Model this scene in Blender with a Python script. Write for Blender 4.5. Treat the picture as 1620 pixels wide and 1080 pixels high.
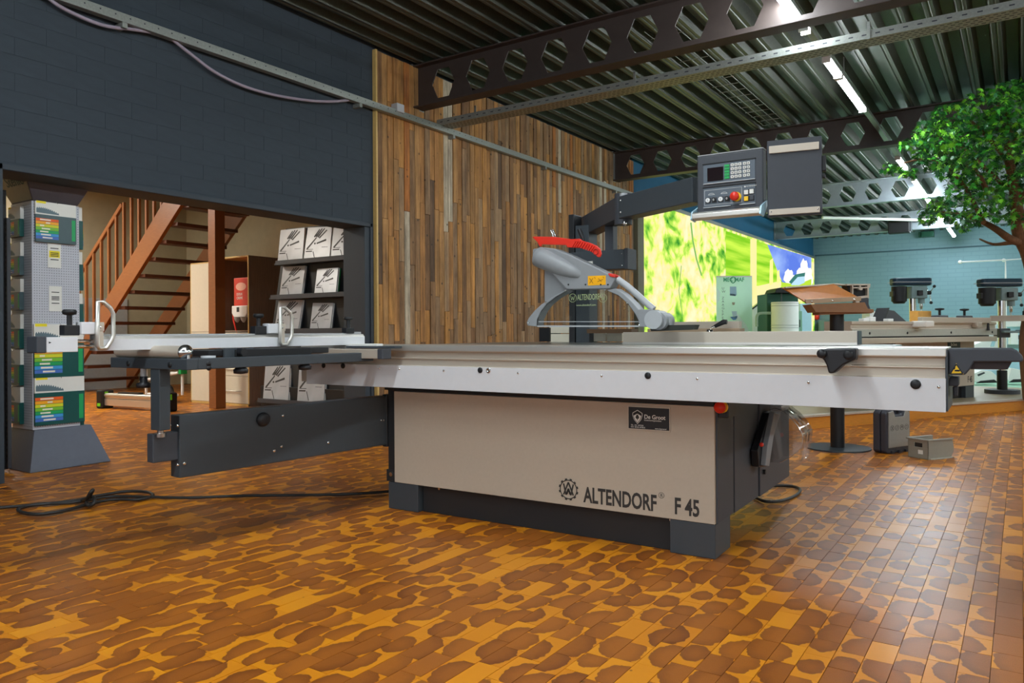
import bpy, bmesh, math, random
import numpy as np
from mathutils import Vector, Matrix
random.seed(7); rng = np.random.default_rng(7)
S = bpy.context.scene; COL = S.collection
for o in list(bpy.data.objects): bpy.data.objects.remove(o)
PI = math.pi

# ---------------------------------------------------------------- camera, world, exposure
YAW = math.radians(33.9); ROLL = math.radians(.33); H = .97; FPX = 1200.0; CX, CY = 810.0, 525.7
cd = bpy.data.cameras.new('camera'); cam = bpy.data.objects.new('camera', cd); COL.objects.link(cam)
cd.sensor_width = 36; cd.lens = FPX / 1620 * 36; cd.shift_y = -(540 - CY) / 1620; cd.clip_start = .05; cd.clip_end = 200
cam.matrix_world = Matrix.Translation((0, 0, H)) @ Matrix.Rotation(YAW, 4, 'Z') @ Matrix.Rotation(PI / 2, 4, 'X') @ Matrix.Rotation(-ROLL, 4, 'Z')
S.camera = cam
w = bpy.data.worlds.new('world'); S.world = w; w.use_nodes = True
w.node_tree.nodes['Background'].inputs[0].default_value = (.86, .93, 1.0, 1)
w.node_tree.nodes['Background'].inputs[1].default_value = 1.5
S.view_settings.view_transform = 'Standard'; S.view_settings.look = 'None'; S.view_settings.gamma = 1
S.view_settings.use_curve_mapping = False; S.view_settings.exposure = 0.45
TUBE = 108.0            # radiance of the ceiling light tubes
MURAL = .80           # radiance of the backlit mural

# pixel of the 1620x1080 photograph -> point on a real plane
FW = Vector((-math.sin(YAW), math.cos(YAW), 0)); RT = Vector((math.cos(YAW), math.sin(YAW), 0)); UP = Vector((0, 0, 1))
def ray(px, py):
    a, b = px - CX, py - CY
    X = a * math.cos(ROLL) - b * math.sin(ROLL); Y = a * math.sin(ROLL) + b * math.cos(ROLL)
    return FW + RT * (X / FPX) - UP * (Y / FPX)
EYE = Vector((0, 0, H))
def hit(px, py, n, c):
    n = Vector(n); r = ray(px, py); return EYE + r * ((c - n.dot(EYE)) / n.dot(r))
def hx(px, py, x): return hit(px, py, (1, 0, 0), x)
def hy(px, py, y): return hit(px, py, (0, 1, 0), y)
def hz(px, py, z): return hit(px, py, (0, 0, 1), z)
def at(px, py, d): return EYE + ray(px, py) * d
MO = Vector((-1.085, 3.154, 0)); MA = math.radians(1.34)
E1 = Vector((math.cos(MA), math.sin(MA), 0)); E2 = Vector((-math.sin(MA), math.cos(MA), 0))
def mloc(p): q = p - MO; return Vector((q.dot(E1), q.dot(E2), q.z))
def my(px, py, b): return mloc(hit(px, py, E2, MO.dot(E2) + b))
def mx(px, py, a): return mloc(hit(px, py, E1, MO.dot(E1) + a))

# ---------------------------------------------------------------- materials
MATS = {}
def nd(nt, t, **k):
    n = nt.nodes.new(t)
    for a, b in k.items():
        if a in n.inputs: n.inputs[a].default_value = b
        else: setattr(n, a, b)
    return n
def mat(name, col, rough=.5, metal=0, var=.06, nscale=30, bump=0, bscale=200, coat=0, trans=0, emit=0, alpha=1, ior=1.45, stretch=None, spec=.5):
    if name in MATS: return MATS[name]
    m = bpy.data.materials.new(name); m.use_nodes = True; nt = m.node_tree
    b = nt.nodes['Principled BSDF']; L = nt.links.new
    c = tuple(col) + (1,)
    b.inputs['Roughness'].default_value = rough; b.inputs['Metallic'].default_value = metal
    b.inputs['Coat Weight'].default_value = coat; b.inputs['Coat Roughness'].default_value = .12
    b.inputs['Transmission Weight'].default_value = trans; b.inputs['IOR'].default_value = ior
    b.inputs['Specular IOR Level'].default_value = spec; b.inputs['Alpha'].default_value = alpha
    tc = nd(nt, 'ShaderNodeTexCoord'); src = tc.outputs['Object']
    if stretch:
        mp = nd(nt, 'ShaderNodeMapping'); mp.inputs['Scale'].default_value = stretch
        L(src, mp.inputs['Vector']); src = mp.outputs[0]
    n = nd(nt, 'ShaderNodeTexNoise', Scale=nscale, Detail=4.0); L(src, n.inputs['Vector'])
    mx_ = nd(nt, 'ShaderNodeMix', data_type='RGBA')
    mx_.inputs[6].default_value = tuple(max(0, v * (1 - var * 1.6)) for v in col) + (1,)
    mx_.inputs[7].default_value = tuple(v * (1 + var * 1.6) for v in col) + (1,)
    L(n.outputs['Fac'], mx_.inputs[0]); L(mx_.outputs[2], b.inputs['Base Color'])
    if emit:
        L(mx_.outputs[2], b.inputs['Emission Color']); b.inputs['Emission Strength'].default_value = emit
    if bump:
        n2 = nd(nt, 'ShaderNodeTexNoise', Scale=bscale, Detail=3.0); L(src, n2.inputs['Vector'])
        bp = nd(nt, 'ShaderNodeBump', Strength=bump, Distance=.002); L(n2.outputs['Fac'], bp.inputs['Height']); L(bp.outputs[0], b.inputs['Normal'])
    MATS[name] = m; return m
def sr(r, g, b):
    f = lambda c: (c / 255 / 12.92) if c <= 10 else ((c / 255 + .055) / 1.055) ** 2.4
    return (f(r), f(g), f(b))
M = {}
M['wall_dark'] = mat('wall_dark_paint', sr(51, 60, 68), .75, var=.08, nscale=3, bump=.35, bscale=90)
M['wall_blue'] = mat('wall_blue_lit_paint', sr(24, 92, 128), .7, var=.05, nscale=4, bump=.3, bscale=60)  # blue paint, its saturation carries the light falling on the wall
M['trim_dark'] = mat('dark_trim_paint', sr(50, 58, 66), .6, var=.04)
M['black'] = mat('matte_black', sr(22, 22, 24), .5, var=.05)
M['blackplastic'] = mat('black_plastic', sr(30, 30, 33), .42, var=.06, bump=.15, bscale=500)
M['charcoal'] = mat('charcoal_powder_coat', sr(62, 65, 71), .5, var=.04, bump=.2, bscale=900)
M['steelblue'] = mat('blue_grey_powder_coat', sr(60, 66, 71), .42, var=.04, bump=.2, bscale=900)
M['kick'] = mat('black_kick_plate', sr(34, 35, 37), .5, var=.05)
M['taupe'] = mat('taupe_powder_coat', sr(184, 170, 152), .5, var=.03, nscale=60, bump=.3, bscale=1200)
M['skirt'] = mat('light_grey_powder_coat', sr(212, 212, 214), .5, var=.02, bump=.25, bscale=1200)
M['alu'] = mat('anodised_aluminium', sr(214, 210, 202), .3, metal=.75, var=.03, stretch=(4, 80, 80))
M['alutaupe'] = mat('champagne_aluminium', sr(196, 184, 168), .42, metal=.35, var=.03, stretch=(2, 60, 60))
M['castiron'] = mat('ground_cast_iron', sr(150, 152, 148), .3, metal=.85, var=.06, stretch=(3, 60, 3))
M['chrome'] = mat('bright_steel', sr(220, 220, 220), .18, metal=1, var=.02)
M['grey'] = mat('mid_grey_plastic', sr(140, 142, 144), .45, var=.04, bump=.12, bscale=700)
M['greylight'] = mat('light_grey_plastic', sr(172, 174, 176), .4, var=.03)
M['red'] = mat('red_plastic', sr(222, 52, 36), .35, var=.05)
M['yellow'] = mat('yellow_plastic', sr(244, 196, 30), .4, var=.04)
M['white'] = mat('white_enamel', sr(232, 232, 230), .4, var=.02)
M['cream'] = mat('cream_laminate', sr(214, 206, 186), .4, var=.03)
M['beigewall'] = mat('beige_block_wall', sr(178, 172, 146), .8, var=.07, nscale=8, bump=.4, bscale=60)
M['paper'] = mat('white_paper', sr(226, 224, 216), .5, var=.02)
M['darkgreen'] = mat('dark_green_card', sr(16, 78, 74), .35, var=.05)
M['green'] = mat('green_key', sr(20, 160, 80), .4, var=.04)
M['galv'] = mat('galvanised_steel', sr(150, 154, 148), .5, metal=.6, var=.16, nscale=60)
M['deck'] = mat('galvanised_roof_deck', sr(84, 86, 78), .46, metal=.6, var=.2, nscale=45)
M['beam'] = mat('brown_black_beam_paint', sr(62, 52, 48), .55, var=.12, nscale=12)
M['beamlit'] = mat('grey_lit_beam', sr(140, 150, 156), .5, var=.08, nscale=12)  # far beams: the grey light on them is put into the colour
M['stairwood'] = mat('varnished_brown_stair_wood', sr(142, 88, 48), .4, var=.2, nscale=6, stretch=(2, 26, 26))
M['stairdark'] = mat('dark_brown_tread_wood', sr(84, 44, 24), .45, var=.22, nscale=6, stretch=(26, 2, 26))
M['oakside'] = mat('grey_oak_laminate', sr(132, 112, 96), .5, var=.2, nscale=5, stretch=(18, 18, 1.2))
M['edgewood'] = mat('light_edge_banding', sr(206, 172, 104), .5, var=.08)
M['pegboard'] = mat('grey_pegboard_steel', sr(192, 194, 202), .45, var=.03)
M['hole'] = mat('dark_hole', sr(60, 62, 70), .7, var=.03)
M['platformwood'] = mat('amber_platform_wood', sr(206, 134, 44), .35, var=.2, nscale=7, stretch=(2, 2, 40))
M['platformtop'] = mat('grey_oiled_platform_boards', sr(168, 150, 118), .35, var=.12, nscale=5, stretch=(2, 14, 4))
M['nosing'] = mat('aluminium_nosing', sr(190, 184, 172), .4, metal=.4, var=.05)
M['mint'] = mat('mint_floor_coating', sr(150, 200, 168), .35, var=.04)
M['binplastic'] = mat('grey_bin_plastic', sr(142, 138, 126), .5, var=.05, bump=.2, bscale=500)
M['casegrey'] = mat('brushed_grey_case', sr(150, 148, 142), .4, metal=.3, var=.05)
M['bark'] = mat('brown_tree_bark', sr(110, 74, 46), .8, var=.35, nscale=14, bump=.8, bscale=30, stretch=(6, 6, 1.5))
M['brownpanel'] = mat('brown_film_panel', sr(176, 108, 48), .4, var=.08)
M['tan'] = mat('tan_aluminium', sr(176, 150, 122), .4, metal=.3, var=.04)
M['cable'] = mat('black_rubber_cable', sr(40, 38, 36), .5, var=.05)
M['lilac'] = mat('grey_lilac_cable', sr(158, 146, 160), .5, var=.04)
M['ink'] = mat('charcoal_print', sr(50, 48, 46), .55, var=.02)
M['whiteprint'] = mat('white_print', sr(225, 225, 220), .5, var=.02)
M['drillblue'] = mat('dark_blue_green_enamel', sr(22, 52, 70), .3, var=.06)
M['drillgrey'] = mat('grey_green_casting', sr(120, 140, 140), .5, var=.06)
M['lightblue'] = mat('pale_blue_enamel', sr(170, 205, 220), .35, var=.03)
M['banner'] = mat('mint_banner_fabric', sr(200, 244, 224), .6, var=.08, nscale=2)
M['fir'] = mat('dark_green_enamel', sr(24, 78, 62), .4, var=.06)
M['cardboard'] = mat('orange_cardboard', sr(226, 168, 84), .6, var=.05)
M['screen'] = mat('black_screen', sr(28, 18, 22), .12, var=.02)
def leaf_mat(name, c):
    m = mat(name, c, .45, var=.3, nscale=6); b = m.node_tree.nodes['Principled BSDF']
    b.inputs['Subsurface Weight'].default_value = 0; return m
M['leaf'] = leaf_mat('green_leaf', sr(52, 134, 36)); M['leafdark'] = leaf_mat('dark_green_leaf', sr(20, 80, 34)); M['leaflight'] = leaf_mat('yellow_green_leaf', sr(112, 186, 44))
def clear(name, tint=(1, 1, 1), rough=.03, f=.12):
    m = bpy.data.materials.new(name); m.use_nodes = True; nt = m.node_tree; nt.nodes.clear()
    o = nd(nt, 'ShaderNodeOutputMaterial'); t = nd(nt, 'ShaderNodeBsdfTransparent'); t.inputs[0].default_value = tint + (1,)
    g = nd(nt, 'ShaderNodeBsdfGlossy'); g.inputs['Roughness'].default_value = rough
    n = nd(nt, 'ShaderNodeTexNoise', Scale=20.0)
    lw = nd(nt, 'ShaderNodeLayerWeight', Blend=.5); fr = nd(nt, 'ShaderNodeMath', operation='POWER'); fr.inputs[1].default_value = 4.0; nt.links.new(lw.outputs['Facing'], fr.inputs[0]); ad = nd(nt, 'ShaderNodeMath', operation='MULTIPLY_ADD'); ad.inputs[1].default_value = .04; ad.inputs[2].default_value = f - .025
    mm = nd(nt, 'ShaderNodeMath', operation='MAXIMUM'); mix = nd(nt, 'ShaderNodeMixShader')
    nt.links.new(n.outputs['Fac'], ad.inputs[0]); nt.links.new(fr.outputs[0], mm.inputs[0]); nt.links.new(ad.outputs[0], mm.inputs[1])
    nt.links.new(mm.outputs[0], mix.inputs[0]); nt.links.new(t.outputs[0], mix.inputs[1]); nt.links.new(g.outputs[0], mix.inputs[2]); nt.links.new(mix.outputs[0], o.inputs[0])
    return m
M['clear'] = clear('clear_acrylic', (.93, .94, .93), .05, .08)
M['clear2'] = clear('clear_polycarbonate', (.96, .965, .965), .06, .15)
def emis(name, col, s):
    m = bpy.data.materials.new(name); m.use_nodes = True; nt = m.node_tree; nt.nodes.clear()
    o = nd(nt, 'ShaderNodeOutputMaterial'); e = nd(nt, 'ShaderNodeEmission'); e.inputs[0].default_value = tuple(col) + (1,); e.inputs[1].default_value = s
    nt.links.new(e.outputs[0], o.inputs[0]); return m
M['tube'] = emis('lit_diffuser', (.86, .95, 1.0), TUBE)
M['fillwarm'] = emis('warm_fill_diffuser', (1, .95, .85), 24.0)

# ---------------------------------------------------------------- mesh helpers
class MB:
    def __init__(s): s.v = []; s.f = []; s.sm = []
    def add(s, vs, fs, smooth=False):
        k = len(s.v); s.v += [tuple(p) for p in vs]
        for f in fs: s.f.append([i + k for i in f]); s.sm.append(smooth)
        return s
    def box(s, x0, x1, y0, y1, z0, z1, M4=None):
        x0, x1 = sorted((x0, x1)); y0, y1 = sorted((y0, y1)); z0, z1 = sorted((z0, z1))
        vs = [Vector(p) for p in ((x0, y0, z0), (x1, y0, z0), (x1, y1, z0), (x0, y1, z0), (x0, y0, z1), (x1, y0, z1), (x1, y1, z1), (x0, y1, z1))]
        if M4: vs = [M4 @ p for p in vs]
        return s.add(vs, [(0, 3, 2, 1), (4, 5, 6, 7), (0, 1, 5, 4), (1, 2, 6, 5), (2, 3, 7, 6), (3, 0, 4, 7)])
    def prism(s, pts, axis, c0, c1, smooth=False):          # pts: 2-D outline in the other two axes (cyclic order x,y,z)
        n = len(pts)
        def P(u, v, c): return {0: (c, u, v), 1: (u, c, v), 2: (u, v, c)}[axis]
        vs = [P(u, v, c0) for u, v in pts] + [P(u, v, c1) for u, v in pts]
        ar = sum(pts[i][0] * pts[(i + 1) % n][1] - pts[(i + 1) % n][0] * pts[i][1] for i in range(n))
        flip = (ar > 0) != (c1 > c0)
        if axis == 1: flip = not flip
        a = list(range(n)); b = [i + n for i in a]
        fs = [a[::-1], b]; fs += [(i, (i + 1) % n, n + (i + 1) % n, n + i) for i in a]
        if flip: fs = [list(f)[::-1] for f in fs]
        k = len(s.v); s.v += vs
        for i, f in enumerate(fs): s.f.append([q + k for q in f]); s.sm.append(smooth and i > 1)
        return s
    def cyl(s, p0, p1, r0, r1=None, n=16, cap=True):
        r1 = r0 if r1 is None else r1; p0 = Vector(p0); p1 = Vector(p1); d = (p1 - p0).normalized()
        u = d.orthogonal().normalized(); v = d.cross(u); vs = []
        for p, r in ((p0, r0), (p1, r1)):
            vs += [p + (u * math.cos(2 * PI * i / n) + v * math.sin(2 * PI * i / n)) * r for i in range(n)]
        s.add(vs, [(i, (i + 1) % n, n + (i + 1) % n, n + i) for i in range(n)], True)
        if cap: s.add(vs[:n], [tuple(range(n))[::-1]]); s.add(vs[n:], [tuple(range(n))])
        return s
    def lathe(s, p, prof, n=24, axis=(0, 0, 1)):              # prof: (r, h) pairs along axis from point p
        d = Vector(axis).normalized(); u = d.orthogonal().normalized(); v = d.cross(u); p = Vector(p); vs = []
        for r, h in prof: vs += [p + d * h + (u * math.cos(2 * PI * i / n) + v * math.sin(2 * PI * i / n)) * max(r, 1e-5) for i in range(n)]
        fs = [(j * n + i, j * n + (i + 1) % n, (j + 1) * n + (i + 1) % n, (j + 1) * n + i) for j in range(len(prof) - 1) for i in range(n)]
        return s.add(vs, fs, True)
    def tube(s, path, r, n=8, closed=False, radii=None):
        P = [Vector(p) for p in path]; m = len(P); vs = []; u = None
        for i in range(m):
            t = (P[(i + 1) % m] - P[i - 1]) if closed else (P[min(i + 1, m - 1)] - P[max(i - 1, 0)])
            t = t.normalized()
            u = t.orthogonal().normalized() if u is None else (u - t * u.dot(t)).normalized()
            v = t.cross(u); rr = radii[i] if radii else r
            vs += [P[i] + (u * math.cos(2 * PI * k / n) + v * math.sin(2 * PI * k / n)) * rr for k in range(n)]
        q = m if closed else m - 1
        fs = [(i * n + k, i * n + (k + 1) % n, ((i + 1) % m) * n + (k + 1) % n, ((i + 1) % m) * n + k) for i in range(q) for k in range(n)]
        s.add(vs, fs, True)
        if not closed: s.add(vs[:n], [tuple(range(n))[::-1]]); s.add(vs[-n:], [tuple(range(n))])
        return s
    def bar(s, p0, p1, wid, hei, up=(0, 0, 1)):               # rectangular bar between two points
        p0 = Vector(p0); p1 = Vector(p1); d = (p1 - p0).normalized(); sd = d.cross(Vector(up)).normalized(); u = sd.cross(d).normalized()
        vs = [p + sd * (a * wid / 2) + u * (b * hei / 2) for p in (p0, p1) for a, b in ((-1, -1), (1, -1), (1, 1), (-1, 1))]
        return s.add(vs, [(0, 1, 2, 3)[::-1], (4, 5, 6, 7), (0, 1, 5, 4), (1, 2, 6, 5), (2, 3, 7, 6), (3, 0, 4, 7)])
    def sphere(s, c, r, n=12, sz=1):
        prof = [(r * math.cos(t), r * sz * math.sin(t)) for t in [(-PI / 2 + PI * i / (n // 2)) for i in range(n // 2 + 1)]]
        return s.lathe(c, prof, n)
    def mesh(s, name, m=None):
        me = bpy.data.meshes.new(name); me.from_pydata(s.v, [], s.f); me.update()
        me.polygons.foreach_set('use_smooth', s.sm)
        if m: me.materials.append(m)
        return me
    def build(s, name, m, parent=None, bevel=0, seg=2, label=None, kind=None):
        me = s.mesh(name, m)
        bm = bmesh.new(); bm.from_mesh(me); bmesh.ops.recalc_face_normals(bm, faces=bm.faces); bm.to_mesh(me); bm.free()
        o = bpy.data.objects.new(name, me); COL.objects.link(o)
        if parent: o.parent = parent
        if bevel:
            b = o.modifiers.new('bevel', 'BEVEL'); b.width = bevel; b.segments = seg; b.limit_method = 'ANGLE'; b.angle_limit = .6
        if label: o['label'] = label
        if kind: o['kind'] = kind
        return o
def obj(name, me, parent=None, loc=None):
    o = bpy.data.objects.new(name, me); COL.objects.link(o)
    if parent: o.parent = parent
    if loc: o.location = loc
    return o
def thing(name, label, cat, loc=(0, 0, 0), rz=0, group=None, rot=None):
    o = bpy.data.objects.new(name, None); COL.objects.link(o); o.location = loc; o.rotation_euler = rot or (0, 0, rz); o.empty_display_size = .1
    o['label'] = label; o['category'] = cat
    if group: o['group'] = group
    return o
def tag(o, label, cat, group=None):
    o['label'] = label; o['category'] = cat
    if group: o['group'] = group
    return o
def B(x0, x1, y0, y1, z0, z1): return MB().box(x0, x1, y0, y1, z0, z1)
FONT_CACHE = {}
def text(body, size, m, parent, loc, rot, name='lettering', ext=.0006, align='LEFT', sx=1, bold=0):
    cu = bpy.data.curves.new('txt', 'FONT'); cu.body = body; cu.size = size; cu.extrude = ext; cu.align_x = align; cu.offset = bold; cu.resolution_u = 3
    t = bpy.data.objects.new('txt', cu); COL.objects.link(t)
    bpy.context.view_layer.update()
    me = bpy.data.meshes.new_from_object(t.evaluated_get(bpy.context.evaluated_depsgraph_get()))
    bpy.data.objects.remove(t); bpy.data.curves.remove(cu)
    me.materials.clear(); me.materials.append(m)
    o = obj(name, me, parent); o.location = loc; o.rotation_euler = rot; o.scale = (sx, 1, 1); return o

# ================================================================ THE SETTING
WX = -5.56                                   # face of the left wall
def struct(o, label=None):
    o['kind'] = 'structure'
    if label: o['label'] = label
    return o
# ---- end-grain block material: brown heartwood arcs on amber sapwood, data per block in a colour attribute
def floor_material():
    m = bpy.data.materials.new('end_grain_wood_blocks'); m.use_nodes = True; nt = m.node_tree; L = nt.links.new
    b = nt.nodes['Principled BSDF']
    uv = nd(nt, 'ShaderNodeUVMap', uv_map='local'); at_ = nd(nt, 'ShaderNodeAttribute', attribute_name='blk')
    sp = nd(nt, 'ShaderNodeSeparateColor'); L(at_.outputs['Color'], sp.inputs[0])
    geo = nd(nt, 'ShaderNodeNewGeometry')
    n1 = nd(nt, 'ShaderNodeTexNoise', Scale=30.0, Detail=3.0); L(geo.outputs['Position'], n1.inputs['Vector'])
    sx = nd(nt, 'ShaderNodeSeparateXYZ'); L(uv.outputs[0], sx.inputs[0])
    def mth(op, a, b_=None, c=None):
        n = nd(nt, 'ShaderNodeMath', operation=op)
        for i, q in enumerate((a, b_, c)):
            if q is None: continue
            if isinstance(q, (int, float)): n.inputs[i].default_value = q
            else: L(q, n.inputs[i])
        return n.outputs[0]
    dx = mth('SUBTRACT', mth('ADD', sx.outputs[0], .5), sp.outputs[0]); dy = mth('SUBTRACT', mth('ADD', sx.outputs[1], .5), sp.outputs[1])
    d = mth('SQRT', mth('ADD', mth('MULTIPLY', dx, dx), mth('MULTIPLY', mth('MULTIPLY', dy, dy), .52)))
    d = mth('ADD', d, mth('MULTIPLY', mth('SUBTRACT', n1.outputs['Fac'], .5), .03))
    R = mth('MULTIPLY', sp.outputs[2], .2)
    heart = mth('SMOOTHSTEP', d, mth('ADD', R, .0015), mth('SUBTRACT', R, .0015)) if False else None
    mr = nd(nt, 'ShaderNodeMapRange', interpolation_type='SMOOTHSTEP'); L(mth('SUBTRACT', R, d), mr.inputs[0]); mr.inputs[1].default_value = -.0015; mr.inputs[2].default_value = .0015
    heart = mr.outputs[0]
    rings = mth('MULTIPLY_ADD', mth('SINE', mth('MULTIPLY', d, 1500.0)), .5, .5)
    amb = nd(nt, 'ShaderNodeMix', data_type='RGBA'); amb.inputs[6].default_value = sr(200, 120, 12) + (1,); amb.inputs[7].default_value = sr(216, 138, 18) + (1,); L(at_.outputs['Alpha'], amb.inputs[0])
    hea = nd(nt, 'ShaderNodeMix', data_type='RGBA'); hea.inputs[6].default_value = sr(104, 50, 12) + (1,); hea.inputs[7].default_value = sr(168, 96, 26) + (1,)
    rimd = nd(nt, 'ShaderNodeMapRange'); L(mth('SUBTRACT', R, d), rimd.inputs[0]); rimd.inputs[1].default_value = 0; rimd.inputs[2].default_value = .035
    L(mth('MULTIPLY_ADD', rings, .2, mth('MULTIPLY_ADD', at_.outputs['Alpha'], .4, mth('MULTIPLY', rimd.outputs[0], .4))), hea.inputs[0])
    mixc = nd(nt, 'ShaderNodeMix', data_type='RGBA'); L(heart, mixc.inputs[0]); L(amb.outputs[2], mixc.inputs[6]); L(hea.outputs[2], mixc.inputs[7])
    kn = nd(nt, 'ShaderNodeTexVoronoi', Scale=4.2); L(geo.outputs['Position'], kn.inputs['Vector'])
    km = nd(nt, 'ShaderNodeMapRange'); L(kn.outputs['Distance'], km.inputs[0]); km.inputs[1].default_value = .05; km.inputs[2].default_value = .022
    mk = nd(nt, 'ShaderNodeMix', data_type='RGBA'); L(mth('MULTIPLY', km.outputs[0], .8), mk.inputs[0]); L(mixc.outputs[2], mk.inputs[6]); mk.inputs[7].default_value = sr(52, 26, 20) + (1,)
    L(mk.outputs[2], b.inputs['Base Color'])
    n3 = nd(nt, 'ShaderNodeTexNoise', Scale=5.0, Detail=3.0); L(geo.outputs['Position'], n3.inputs['Vector'])
    L(mth('MULTIPLY_ADD', n3.outputs['Fac'], .12, .3), b.inputs['Roughness'])
    b.inputs['Specular IOR Level'].default_value = .55
    n2 = nd(nt, 'ShaderNodeTexNoise', Scale=60.0, Detail=2.0); L(geo.outputs['Position'], n2.inputs['Vector'])
    bp = nd(nt, 'ShaderNodeBump', Strength=.1, Distance=.002); L(n2.outputs['Fac'], bp.inputs['Height']); L(bp.outputs[0], b.inputs['Normal'])
    return m
M['blocks'] = floor_material()
M['joint'] = mat('dark_floor_joint', sr(92, 52, 24), .7, var=.1)
floor = struct(B(-14, 9.3, -7.3, 26.2, -.12, -.004).build('floor', M['joint']))
RW = .0785; GAP = .0004
def seed(sg=None):
    q = random.random(); side = RW / 2 * (sg or random.choice((-1, 1))) * random.uniform(.75, 1.2); cy = random.uniform(-.035, .035)
    R = random.uniform(.056, .086)
    if q < .05: R = .3
    elif q < .15: R = .0
    elif q < .3: side *= random.uniform(-.3, .4); R = random.uniform(.034, .05)
    elif q < .38: side = -side
    return (side + .5, cy + .5, R * 5, random.random())
def block_geo(x, y, Ln, z, tx, ty):
    a = RW / 2 - GAP; b = Ln / 2 - .0001; i = .0006
    top = [(-a + i, -b + i), (a - i, -b + i), (a - i, b - i), (-a + i, b - i)]; bot = [(-a, -b), (a, -b), (a, b), (-a, b)]
    vs = [(x + u, y + v, z + u * tx + v * ty) for u, v in top] + [(x + u, y + v, z - .0045) for u, v in bot]
    return vs, [u for u in top] + [u for u in bot]
BF = [(0, 1, 2, 3), (0, 4, 5, 1), (1, 5, 6, 2), (2, 6, 7, 3), (3, 7, 4, 0)]
def block_mesh(name, blocks):
    V = []; Fc = []; UV = []; CL = []
    for (x, y, Ln, z, tx, ty, c) in blocks:
        k = len(V); vs, uvs = block_geo(x, y, Ln, z, tx, ty); V += vs
        for f in BF:
            Fc.append([k + i for i in f])
            for i in f: UV += uvs[i]; CL += c
    me = bpy.data.meshes.new(name); me.from_pydata(V, [], Fc); me.update()
    l = me.uv_layers.new(name='local'); l.data.foreach_set('uv', UV)
    at_ = me.attributes.new('blk', 'FLOAT_COLOR', 'CORNER'); at_.data.foreach_set('color', CL)
    me.materials.append(M['blocks']); return me
LENS = (.13, .15, .165, .18)
def px_of(x, y):
    p = Vector((x, y, -H)); d = p.dot(FW)
    if d < .3: return None
    return CX + p.dot(RT) / d * FPX, CY + H / d * FPX, d
near = []; rest = []
for r in range(int(-13.6 / RW), int(4.6 / RW)):
    x = (r + .5) * RW; rowsg = random.choice((-1, 1))
    y = (1.0 if x > -5.4 else 2.0) + random.uniform(-.15, 0)
    y1 = 12.5 if x > -5.4 else 8.6
    while y < y1:
        Ln = random.choice(LENS); yc = y + Ln / 2; y += Ln
        q = px_of(x, yc)
        if q is None or q[0] < -500 or q[0] > 2150 or q[1] > 1350: continue
        if x < -5.3 and x > -5.95 and (yc < 2.2 or yc > 5.75): continue
        bl = (x, yc, Ln, random.uniform(-.0004, 0), random.gauss(0, .0035), random.gauss(0, .0035), seed(rowsg))
        if -20 < q[0] < 1640 and q[1] < 1100: near.append((q[2], bl))
        else: rest.append(bl)
near.sort(key=lambda t: t[0])
VAR = {}
for Ln in LENS:
    VAR[Ln] = [block_mesh('block', [(0, 0, Ln, 0, random.gauss(0, .0035), random.gauss(0, .0035), seed())]) for _ in range(28)]
for d, bl in near[:298]:
    o = obj('block', random.choice(VAR[bl[2]]), floor, (bl[0], bl[1], bl[3]))
    if random.random() < .5: o.rotation_euler = (0, 0, PI)
o = obj('block_field', block_mesh('block_field', [b for _, b in near[298:]] + rest), floor); o['kind'] = 'stuff'
struct(B(-4.5, 9.2, 13.2, 26, -.003, .004).build('floor_mint_coating', M['mint']))

# ---- walls
wl = MB(); wl.box(WX - .32, WX, -7.3, 2.27, 0, 4.12); wl.box(WX - .32, WX, 2.27, 5.68, 2.06, 4.12); wl.box(WX - .32, WX, 5.68, 12.02, 0, 4.12)
wall_left = struct(wl.build('wall_left', M['wall_dark']))
B(WX - .32, WX, 12.02, 26, 0, 4.12).build('painted_section', M['wall_blue'], wall_left)
brick = B(-.006, .0, -.5, .5, -.5, .5).mesh('brick', M['wall_dark'])
z = 2.115; row = 0
while z < 3.93:
    y = .35 - (row % 2) * .2
    while y < 5.66:
        L_ = min(.4, 5.665 - y)
        if L_ > .03:
            o = obj('brick', brick, wall_left, (WX + .0022 + random.uniform(-.0006, .0006), y + L_ / 2, z + .06)); o.scale = (1, L_ - .003, .1175)
        y += .4
    z += .12; row += 1
t1 = struct(B(WX - .3, WX + .014, 2.232, 2.272, 0, 2.10).build('trim_1', M['trim_dark'], bevel=.002))
t2 = struct(B(WX - .3, WX + .014, 2.232, 5.69, 2.062, 2.10).build('trim_2', M['trim_dark'], bevel=.002))
t3 = struct(B(WX - .3, WX + .014, 5.66, 5.70, 0, 2.10).build('trim_3', M['trim_dark'], bevel=.002))
struct(MB().box(WX - .31, WX - .002, 5.59, 5.664, 0, 2.058).build('trim_4', M['trim_dark'], bevel=.002))
struct(B(WX, WX + .05, 5.712, 5.735, 0, 3.9).build('trim_5', M['edgewood'], bevel=.002))
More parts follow.
